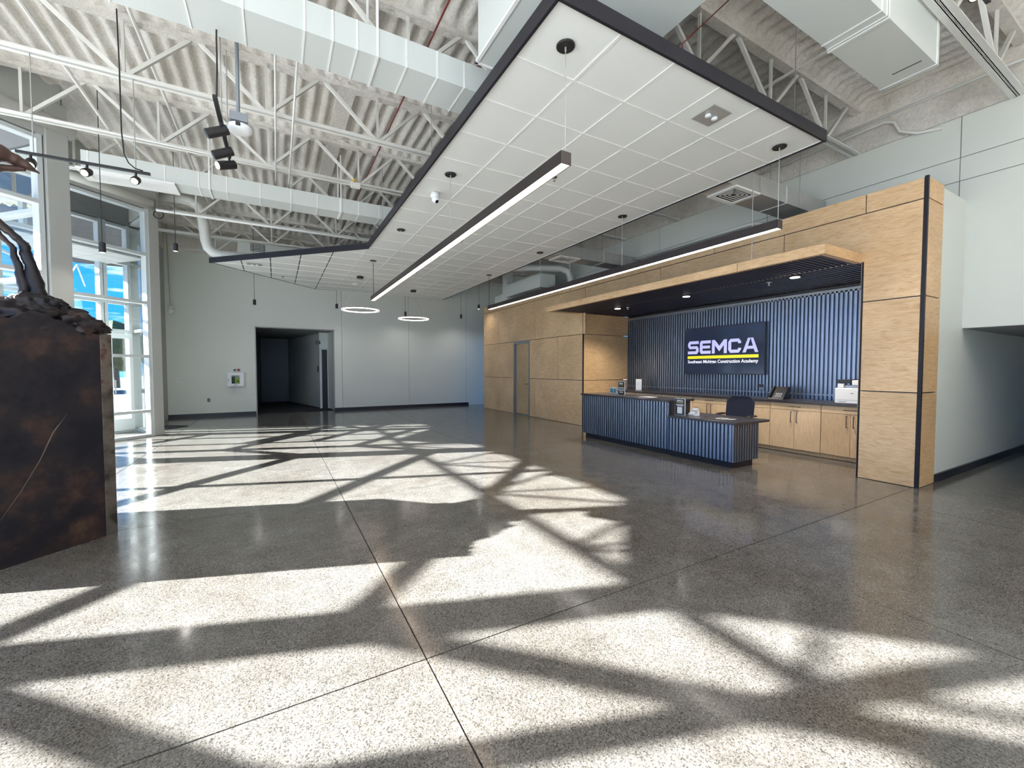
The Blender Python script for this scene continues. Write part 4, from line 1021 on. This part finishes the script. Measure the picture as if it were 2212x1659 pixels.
for s_ in (-1, 1):
    yy = 4.485 + s_ * 0.29
    ar = MB().tube([(7.12, yy - s_ * 0.08, 0.43), (7.12, yy, 0.46), (7.12, yy, 0.66)], 0.016, 8).build('arm_post', 'plastic_black', oc)
    MB().tube([(6.98, yy, 0.672), (7.05, yy, 0.682), (7.20, yy, 0.682), (7.26, yy, 0.675)], [0.02, 0.034, 0.034, 0.022], 10, flat=0.55).build('arm_pad', 'plastic_black', oc, smooth=True)
MB().cyl((7.03, 4.485), 0.028, 0.09, 0.44, 12).build('gas_column', 'plastic_black', oc)
for k in range(5):
    a = 2 * math.pi * k / 5 + 0.3
    lg = MB().tube([(7.03, 4.485, 0.10), (7.03 + 0.29 * math.cos(a), 4.485 + 0.29 * math.sin(a), 0.075)], [0.026, 0.016], 8).build('leg', 'plastic_black', oc)
    c = Vector((7.03 + 0.29 * math.cos(a), 4.485 + 0.29 * math.sin(a), 0.028)); ax = Vector((-math.sin(a), math.cos(a), 0)) * 0.02
    MB().tube([c - ax, c + ax], 0.028, 12).build('caster', 'plastic_black', lg)

# printer
pr = thing('printer', 'white laser printer on the worktop beside the wood pillar', 'printer', (8.22, 3.13, 0.94))
MB().box(8.02, 8.46, 2.92, 3.36, 0.945, 1.19).build('body', 'plastic_white', pr, bevel=0.012)
MB().box(8.012, 8.03, 2.93, 3.35, 0.995, 1.18).build('front_cover', 'plastic_white', pr, bevel=0.005)
MB().box(8.012, 8.03, 2.93, 3.35, 0.947, 0.988).build('paper_tray', 'plastic_white', pr)
MB().box(8.05, 8.46, 2.93, 3.34, 1.19, 1.235).build('output_bay', 'steel_grey', pr)
MB().box(8.03, 8.46, 3.14, 3.345, 1.265, 1.325).build('control_panel', 'plastic_black', pr, bevel=0.008)
MB().prism([(8.03, 2.92), (8.46, 2.92), (8.46, 3.135), (8.03, 3.135)], 1.235, 1.32).build('scanner_lid', 'plastic_white', pr, bevel=0.012)
MB().box(8.025, 8.06, 3.24, 3.32, 1.195, 1.26).build('side_post', 'plastic_white', pr)
MB().box(8.010, 8.0125, 3.10, 3.14, 1.10, 1.115).build('logo_mark', 'steel_grey', pr)
MB().box(8.010, 8.0125, 3.19, 3.30, 0.964, 0.972).build('logo_mark', 'steel_grey', pr)
# desk phone
ph = thing('desk_phone', 'black desk phone leaning on the worktop', 'phone', (8.22, 4.34, 0.94))
mb = MB()
sec = [(8.08, 0.94), (8.32, 0.94), (8.32, 1.16), (8.27, 1.165)]
mb.add([(x, 4.20, z) for x, z in sec] + [(x, 4.47, z) for x, z in sec], [(0, 1, 2, 3), (7, 6, 5, 4), (0, 4, 5, 1), (1, 5, 6, 2), (2, 6, 7, 3), (3, 7, 4, 0)])
mb.build('body', 'plastic_black', ph)
MB().tube([(8.09, 4.44, 0.985), (8.17, 4.44, 1.08), (8.25, 4.44, 1.17)], [0.02, 0.014, 0.02], 8).build('handset', 'plastic_black', ph)
for k in range(4):
    for j in range(3):
        z = 0.985 + 0.026 * j; x = 8.08 + (z - 0.94) * 0.845 - 0.006
        MB().box(x, x + 0.004, 4.25 + 0.03 * k, 4.268 + 0.03 * k, z, z + 0.012).build('key', 'plastic_white', ph)
MB().tube([(8.20, 4.47, 0.96), (8.35, 4.62, 0.95), (8.55, 4.75, 1.0), (8.58, 4.86, 1.16)], 0.004, 5).build('cord', 'cable_black', ph)
# framed notice and outlets
fn = thing('sign_holder', 'pale acrylic notice standing on the worktop by the return wall', 'sign', (8.25, 7.88, 0.94))
MB().box(8.26, 8.268, 7.78, 7.97, 0.945, 1.23).build('sheet', 'paper_white', fn)
MB().box(8.268, 8.275, 7.775, 7.975, 0.941, 1.235).build('holder', 'plastic_white', fn)
MB().box(8.2585, 8.26, 7.85, 7.90, 1.13, 1.136).box(8.2585, 8.26, 7.84, 7.91, 1.09, 1.095).build('print_lines', 'steel_grey', fn)
for k, (y, z) in enumerate(((7.95, 1.17), (6.34, 1.17), (4.87, 1.14))):
    ol = thing('wall_outlet', ['dark outlet plate behind the acrylic notice', 'dark outlet plate under the television', 'outlet plate with a black plug above the phone cord'][k], 'outlet', (8.59, y, z), 'outlets on the ribbed wall')
    MB().box(8.588, 8.603, y - 0.04, y + 0.04, z - 0.06, z + 0.06).build('plate', 'outlet_and_shade_dark' if k < 2 else 'steel_grey', ol)
    if k == 2:
        MB().box(8.55, 8.588, y - 0.035, y + 0.045, z - 0.005, z + 0.05).build('plug', 'plastic_black', ol)
    else:
        MB().box(8.586, 8.589, y - 0.015, y + 0.015, z - 0.03, z + 0.03).build('socket_face', 'plastic_black', ol)

# signs on the desk
sA = thing('counter_sign', 'black SEMCA student services open sign on the tall counter', 'sign', (6.2, 6.38, 0.962), 'small SEMCA signs')
MB().box(6.205, 6.213, 6.285, 6.475, 0.964, 1.245).build('holder', 'sign_white', sA)
fA = MB().box(6.2, 6.206, 6.293, 6.467, 0.972, 1.237).build('face', 'sign_black', sA)
semca((6.1995, 6.435, 1.185), RX, RZ, 0.11, 0.030, 'sign_white', fA, 0.0006)
MB().box(6.199, 6.2, 6.325, 6.435, 1.166, 1.176).build('gold_bar', 'sign_gold', fA)
for k, w in enumerate(('STUDENT', 'SERVICES', 'OPEN')):
    text_part(w, 0.040, (6.199, 6.38, 1.095 - 0.045 * k), RX, RZ, 'sign_white', fA, bold=0.001)
sB = thing('counter_sign', 'black SEMCA sign with a pale square on the low desk', 'sign', (6.03, 4.802, 0.702), 'small SEMCA signs')
MB().box(6.032, 6.040, 4.697, 4.907, 0.704, 0.995).build('holder', 'sign_white', sB)
fB = MB().box(6.027, 6.033, 4.705, 4.899, 0.712, 0.987).build('face', 'sign_black', sB)
semca((6.0265, 4.867, 0.938), RX, RZ, 0.13, 0.032, 'sign_white', fB, 0.0006)
MB().box(6.026, 6.027, 4.737, 4.867, 0.916, 0.928).build('gold_bar', 'sign_gold', fB)
MB().box(6.026, 6.027, 4.727, 4.877, 0.880, 0.892).box(6.026, 6.027, 4.742, 4.862, 0.862, 0.872).build('print_lines', 'sign_white', fB)
MB().box(6.026, 6.027, 4.752, 4.852, 0.735, 0.845).build('pale_square', 'sign_white', fB)
wc_ = thing('desk_card', 'small white card with teal bars behind the tall counter sign', 'card', (6.48, 6.92, 0.962))
MB().box(6.48, 6.486, 6.80, 7.03, 0.964, 1.09).build('card', 'paper_white', wc_)
for a, b_ in ((6.815, 6.845), (6.855, 6.905), (6.925, 6.975), (6.985, 7.015)):
    MB().box(6.4785, 6.48, a, b_, 0.975, 1.075).build('teal_bar', 'sign_teal', wc_)
ch_ = thing('card_rack', 'stepped four pocket white business card rack on the low desk', 'card rack', (6.18, 4.66, 0.702))
for k in range(4):
    x = 6.14 + 0.035 * k; z = 0.704 + 0.028 * k
    MB().box(x, x + 0.006, 4.60, 4.71, z, z + 0.045).box(x, x + 0.035, 4.60, 4.71, 0.703, z + 0.006).build('pocket', 'plastic_white', ch_)
    MB().box(x + 0.012, x + 0.02, 4.61, 4.70, z + 0.006, z + 0.052).build('cards', 'sign_black' if k % 2 else 'paper_white', ch_)
pp = thing('leaflet', 'printed leaflet lying flat on the low desk', 'paper', (6.23, 4.10, 0.703), 'papers on the desk')
MB().box(6.15, 6.33, 3.97, 4.22, 0.7025, 0.705).build('sheet', 'paper_white', pp)
MB().box(6.17, 6.25, 4.0, 4.09, 0.705, 0.7056).box(6.18, 6.30, 4.12, 4.19, 0.705, 0.7056).box(6.27, 6.31, 3.99, 4.08, 0.705, 0.7056).build('print_blocks', 'sign_black', pp)
pq = thing('leaflet', 'printed leaflet lying flat on the tall counter', 'paper', (6.2, 5.66, 0.963), 'papers on the desk')
MB().box(6.1, 6.3, 5.52, 5.80, 0.9625, 0.965).build('sheet', 'paper_white', pq)
MB().box(6.13, 6.18, 5.55, 5.77, 0.965, 0.9656).build('print_blocks', 'steel_grey', pq)

# ================================================================== BACK WALL FITTINGS
ad = thing('defibrillator_cabinet', 'white defibrillator wall cabinet with a green case inside', 'cabinet', (-1.14, 16.0, 0.94))
MB().box(-1.35, -0.93, 15.94, 15.955, 0.95, 1.03).box(-1.35, -0.93, 15.94, 15.955, 1.29, 1.37).box(-1.35, -1.25, 15.94, 15.955, 1.03, 1.29).box(-1.03, -0.93, 15.94, 15.955, 1.03, 1.29).build('door', 'plastic_white', ad)
MB().box(-1.36, -1.345, 15.955, 16.1, 0.94, 1.38).box(-0.935, -0.92, 15.955, 16.1, 0.94, 1.38).box(-1.345, -0.935, 15.955, 16.1, 0.94, 0.955).box(-1.345, -0.935, 15.955, 16.1, 1.365, 1.38).box(-1.345, -0.935, 16.08, 16.1, 0.955, 1.365).build('case', 'plastic_white', ad)
MB().box(-1.25, -1.03, 15.946, 15.949, 1.03, 1.29).build('pane', 'glass', ad)
MB().box(-1.17, -1.02, 15.98, 16.07, 1.03, 1.22).build('green_unit', 'aed_green', ad, bevel=0.01)
MB().box(-1.27, -1.18, 15.99, 16.07, 1.03, 1.24).build('dark_pack', 'plastic_black', ad)
MB().box(-1.10, -1.06, 15.976, 15.98, 1.09, 1.13).build('handle_mark', 'plastic_black', ad)
MB().box(-1.33, -1.315, 15.92, 15.94, 1.10, 1.19).build('latch', 'steel_grey', ad)
MB().box(-1.19, -1.09, 15.938, 15.941, 0.975, 0.99).build('label_strip', 'sign_teal', ad)
as_ = thing('defibrillator_sign', 'small white folded sign with a heart mark above the cabinet', 'sign', (-1.13, 16.0, 1.4))
MB().prism([(-1.22, 16.1), (-1.11, 15.98), (-1.105, 15.985), (-1.21, 16.1)], 1.39, 1.53).build('left_face', 'sign_white', as_)
MB().prism([(-1.11, 15.98), (-1.0, 16.1), (-1.01, 16.1), (-1.115, 15.985)], 1.39, 1.53).build('right_face', 'sign_white', as_)
MB().prism([(-1.20, 16.072), (-1.135, 16.0), (-1.137, 15.998), (-1.202, 16.07)], 1.44, 1.49).build('dark_mark', 'sign_black', as_)
MB().prism([(-1.09, 15.994), (-1.03, 16.06), (-1.028, 16.058), (-1.088, 15.992)], 1.43, 1.50).build('red_mark', 'aed_red', as_)
for nm, x, z, mt, lb in (('switch_plate', -2.62, 1.15, 'plastic_white', 'white switch plate at the left end of the back wall'), ('outlet_plate', -1.87, 0.52, 'outlet_and_shade_dark', 'dark outlet plate low on the back wall'), ('outlet_plate', 5.4, 0.45, 'plastic_white', 'white outlet plate low on the back wall below the rings')):
    o = thing(nm, lb, 'outlet', (x, 16.09, z))
    MB().box(x - 0.035, x + 0.035, 16.092, 16.1, z - 0.055, z + 0.055).build('plate', mt, o)
    MB().box(x - 0.012, x + 0.012, 16.089, 16.092, z - 0.025, z + 0.025).build('insert', 'steel_grey', o)
# elevator side fittings in the corridor
es = thing('level_sign', 'small black sign with the number 1 beside the corridor lift', 'sign', (1.37, 17.4, 2.44))
MB().box(1.29, 1.46, 17.24, 17.28, 2.43, 2.55).build('case', 'sign_black', es)
text_part('1', 0.10, (1.375, 17.238, 2.455), (1, 0, 0), (0, 0, 1), 'sign_white', es, name='number')
d3 = struct('door_3', 'narrow dark doorway with a pale frame in the corridor', (1.57, 17.29, 0))
MB().box(1.42, 1.50, 17.25, 17.30, 0, 2.28).box(1.50, 1.72, 17.25, 17.30, 2.23, 2.28).box(1.69, 1.72, 17.25, 17.30, 0, 2.23).build('door_frame', 'frame_light', d3)
MB().box(1.50, 1.69, 17.285, 17.30, 0, 2.23).build('door_leaf', 'reveal_black', d3)
MB().tube([(1.52, 17.285, 1.05), (1.52, 17.24, 1.05), (1.56, 17.24, 1.05)], 0.01, 6).build('handle', 'reveal_black', d3)
cp = thing('call_panel', 'black lift call panel on the corridor wall', 'panel', (1.4, 17.6, 1.5))
MB().obox((1.42, 17.75), (0.226, -0.974), -0.10, 0.02, -0.012, 0.004, 1.38, 1.62).build('plate', 'sign_black', cp)
MB().obox((1.42, 17.75), (0.226, -0.974), -0.06, -0.03, -0.016, -0.011, 1.53, 1.56).build('button', 'plastic_white', cp)
# hanging sensor cluster by the back wall
hs = thing('hanging_sensor', 'white sensor cluster on a long cord beside the back wall corner', 'sensor', (-2.70, 15.85, 3.2))
MB().tube([(-2.76, 15.9, 5.84), (-2.76, 15.9, 5.3), (-2.74, 15.87, 4.3), (-2.71, 15.85, 3.42), (-2.69, 15.85, 3.36)], 0.009, 6).build('cord', 'cable_steel', hs)
MB().lathe((-2.71, 15.85, 3.30), [(0.05, 0), (0.06, 0.02), (0.05, 0.05), (0.02, 0.07)], 12).build('upper_cap', 'plastic_white', hs, smooth=True)
MB().tube([(-2.77, 15.82, 3.27), (-2.65, 15.88, 3.21)], [0.03, 0.05], 10).build('side_lamp', 'plastic_white', hs, smooth=True)
MB().box(-2.75, -2.68, 15.82, 15.90, 3.14, 3.22).build('lower_box', 'plastic_white', hs, bevel=0.01)
cc = thing('coiled_cable', 'coiled black cable at the top of the far square column', 'cable', (-2.3, 12.1, 4.9))
MB().tube([(-2.22 + 0.085 * math.cos(a * 0.35), 12.05, 4.93 + 0.085 * math.sin(a * 0.35)) for a in range(0, 40)], 0.008, 6).build('coil', 'cable_black', cc, smooth=True)
MB().tube([(-2.50, 12.05, 4.80), (-2.42, 12.05, 4.81), (-2.30, 12.05, 4.92)], [0.02, 0.012, 0.008], 6).build('tail', 'cable_black', cc)
# entrance mat
tag(MB().prism([(-2.52, 12.95), (-2.05, 13.72), (-2.86, 14.3), (-2.86, 13.58)], 0.001, 0.012).build('door_mat', 'mat_dark'), 'dark entrance mat on the floor past the square column', 'mat')

# ================================================================== SCULPTURE
sp_ = thing('bronze_sculpture', 'dark bronze sculpture with thin legs on a tall patinated plinth', 'sculpture', (-1.75, 5.2, 0))
CRN = (-1.30, 5.07); UL = (-R2, -R2)
MB().obox(CRN, UL, 0.10, 1.19, -1.35, -0.004, 0.0, 1.80).build('plinth', 'bronze_patina', sp_, bevel=0.01)
# front sheet with a ragged torn upper edge
def ragged(s_): return 1.80 + 0.05 * noise.noise(Vector((s_ * 7, 3, 1))) + 0.16 * max(0.0, min(1.0, (s_ - 0.10) * 2.2)) * (0.7 + 0.3 * math.sin(s_ * 5)) + 0.03 * noise.noise(Vector((s_ * 23, 1, 7)))
mb = MB(); nS = 44; vs = []
for i in range(nS + 1):
    s_ = 0.085 + 1.10 * i / nS; zt = ragged(s_)
    for z in (0.0, zt):
        for d_ in (0.008, -0.03):
            vs.append((CRN[0] + UL[0] * s_ + (-UL[1]) * d_, CRN[1] + UL[1] * s_ + UL[0] * d_, z))
fs = []
for i in range(nS):
    a, b_ = 4 * i, 4 * (i + 1)
    fs += [(a, a + 2, b_ + 2, b_), (a + 1, b_ + 1, b_ + 3, a + 3), (a + 2, a + 3, b_ + 3, b_ + 2)]
mb.add(vs, fs).build('front_sheet', 'bronze_patina', sp_)
MB().obox(CRN, UL, 0.0, 0.085, -0.06, 0.014, 0.0, 1.81).build('corner_strip', 'bronze_strip', sp_, bevel=0.004)
MB().obox(CRN, UL, 0.0, 0.02, -1.36, -0.06, 0.0, 1.80).build('side_sheet', 'bronze_patina', sp_)
MB().tube([(CRN[0] + UL[0] * s_ + R2 * 0.010, CRN[1] + UL[1] * s_ - R2 * 0.010, z) for s_, z in ((0.33, 1.12), (0.42, 0.98), (0.50, 0.78), (0.62, 0.55), (0.74, 0.36))], [0.002, 0.007, 0.004, 0.003, 0.002], 6).build('weld_scar', 'handle_bronze', sp_, smooth=True)
# rocky mass on top
def rock(c, rx, ry, rz, seed, name='rock'):
    mb = MB(); nu, nv = 84, 40; vs = []
    for j in range(nv + 1):
        th = math.pi * j / nv
        for i in range(nu):
            a = 2 * math.pi * i / nu
            p = Vector((math.sin(th) * math.cos(a), math.sin(th) * math.sin(a), math.cos(th)))
            q = p * 2.1 + Vector((seed, 0, 0))
            k = 1 + 0.30 * noise.noise(q) + 0.20 * abs(noise.noise(q * 2.6)) - 0.14 * abs(noise.noise(q * 5.5)) - 0.06 * abs(noise.noise(q * 12))
            u_, n__ = (R2, R2), (-R2, R2)
            x, y, z = p.x * rx * k, p.y * ry * k, p.z * rz * k
            vs.append((c[0] + u_[0] * x + n__[0] * y, c[1] + u_[1] * x + n__[1] * y, c[2] + z))
    fs = [(j * nu + i, j * nu + (i + 1) % nu, (j + 1) * nu + (i + 1) % nu, (j + 1) * nu + i) for j in range(nv) for i in range(nu)]
    return mb.add(vs, fs).build(name, 'bronze_patina', sp_, smooth=True)
rock((-1.93, 5.10, 1.86), 0.50, 0.42, 0.22, 1.3)
rock((-1.74, 5.02, 1.98), 0.20, 0.18, 0.15, 4.1)
rock((-1.52, 5.06, 1.86), 0.20, 0.16, 0.13, 7.7)
rock((-2.20, 4.85, 2.00), 0.28, 0.20, 0.20, 9.2)
def limb(pts, rad, name='leg', flat=None, mt='bronze_patina'):
    P = []; Rr = []
    for k in range(len(pts) - 1):
        for m_ in range(9):
            f = m_ / 9; a, b_ = Vector(pts[k]), Vector(pts[k + 1])
            P.append(a.lerp(b_, f)); Rr.append(rad[k] + (rad[k + 1] - rad[k]) * f)
    P.append(Vector(pts[-1])); Rr.append(rad[-1])
    Rr = [r * (1 + 0.30 * noise.noise(p * 16) + 0.22 * noise.noise(p * 41)) for r, p in zip(Rr, P)]
    P = [p + Vector((noise.noise(p * 9), noise.noise(p * 9 + Vector((5, 0, 0))), 0)) * 0.012 for p in P]
    return MB().tube(P, Rr, 12, flat=flat).build(name, mt, sp_, smooth=True)
limb([(-1.82, 5.09, 2.08), (-1.86, 5.08, 2.36), (-1.885, 5.07, 2.50), (-1.95, 5.05, 2.61), (-2.07, 5.0, 2.78), (-2.18, 4.97, 2.92)], [0.040, 0.026, 0.019, 0.024, 0.032, 0.05])
limb([(-1.74, 5.11, 2.02), (-1.795, 5.10, 2.38), (-1.825, 5.09, 2.53), (-1.88, 5.07, 2.62), (-1.98, 5.04, 2.73), (-2.15, 4.98, 2.90)], [0.065, 0.040, 0.030, 0.028, 0.036, 0.06])
limb([(-2.08, 5.02, 2.76), (-2.22, 4.95, 2.98), (-2.34, 4.9, 3.22), (-2.38, 4.88, 3.45)], [0.14, 0.22, 0.2, 0.1], 'torso')
limb([(-2.30, 4.92, 3.18), (-2.05, 5.02, 3.26), (-1.92, 5.06, 3.25), (-1.82, 5.095, 3.215), (-1.725, 5.13, 3.165)], [0.17, 0.11, 0.085, 0.055, 0.006], 'wing', flat=0.75, mt='bronze_brown')
limb([(-2.30, 4.92, 3.08), (-2.05, 5.01, 3.13), (-1.93, 5.05, 3.135), (-1.80, 5.10, 3.17)], [0.12, 0.06, 0.045, 0.02], 'wing', flat=0.75, mt='bronze_brown')
limb([(-2.36, 4.9, 3.42), (-2.30, 4.92, 3.60), (-2.2, 4.96, 3.66), (-2.13, 4.98, 3.60)], [0.09, 0.08, 0.06, 0.02], 'head')
limb([(-1.87, 5.085, 2.58), (-1.80, 5.11, 2.56)], [0.02, 0.004], 'spur')

# ================================================================== OUTSIDE
for k, (x, y, h, r) in enumerate(((-34, 30, 5.0, 3.6), (-27, 38, 4.2, 3.0), (-20, 44, 5.5, 3.4), (-12, 48, 4.6, 3.2))):
    tr_ = thing('far_tree', 'distant dark green tree seen through the glazing, ' + ['farthest toward the sculpture', 'second from the sculpture side', 'second from the back wall side', 'nearest the back wall side'][k], 'tree', (x, y, -0.14), 'distant trees')
    MB().tube([(x, y, -0.14), (x, y, h * 0.5)], [0.25, 0.15], 8).build('trunk', 'handle_bronze', tr_)
    mb = MB(); nu, nv = 18, 10; vs = []
    for j in range(nv + 1):
        th = math.pi * j / nv
        for i in range(nu):
            a = 2 * math.pi * i / nu
            p = Vector((math.sin(th) * math.cos(a), math.sin(th) * math.sin(a), math.cos(th)))
            kk = r * (1 + 0.35 * noise.noise(p * 2.5 + Vector((k * 3.1, 0, 0))))
            vs.append((x + p.x * kk, y + p.y * kk, h * 0.75 + p.z * kk * 0.6))
    mb.add(vs, [(j * nu + i, (j + 1) * nu + i, (j + 1) * nu + (i + 1) % nu, j * nu + (i + 1) % nu) for j in range(nv) for i in range(nu)]).build('crown', 'leaf_far', tr_)
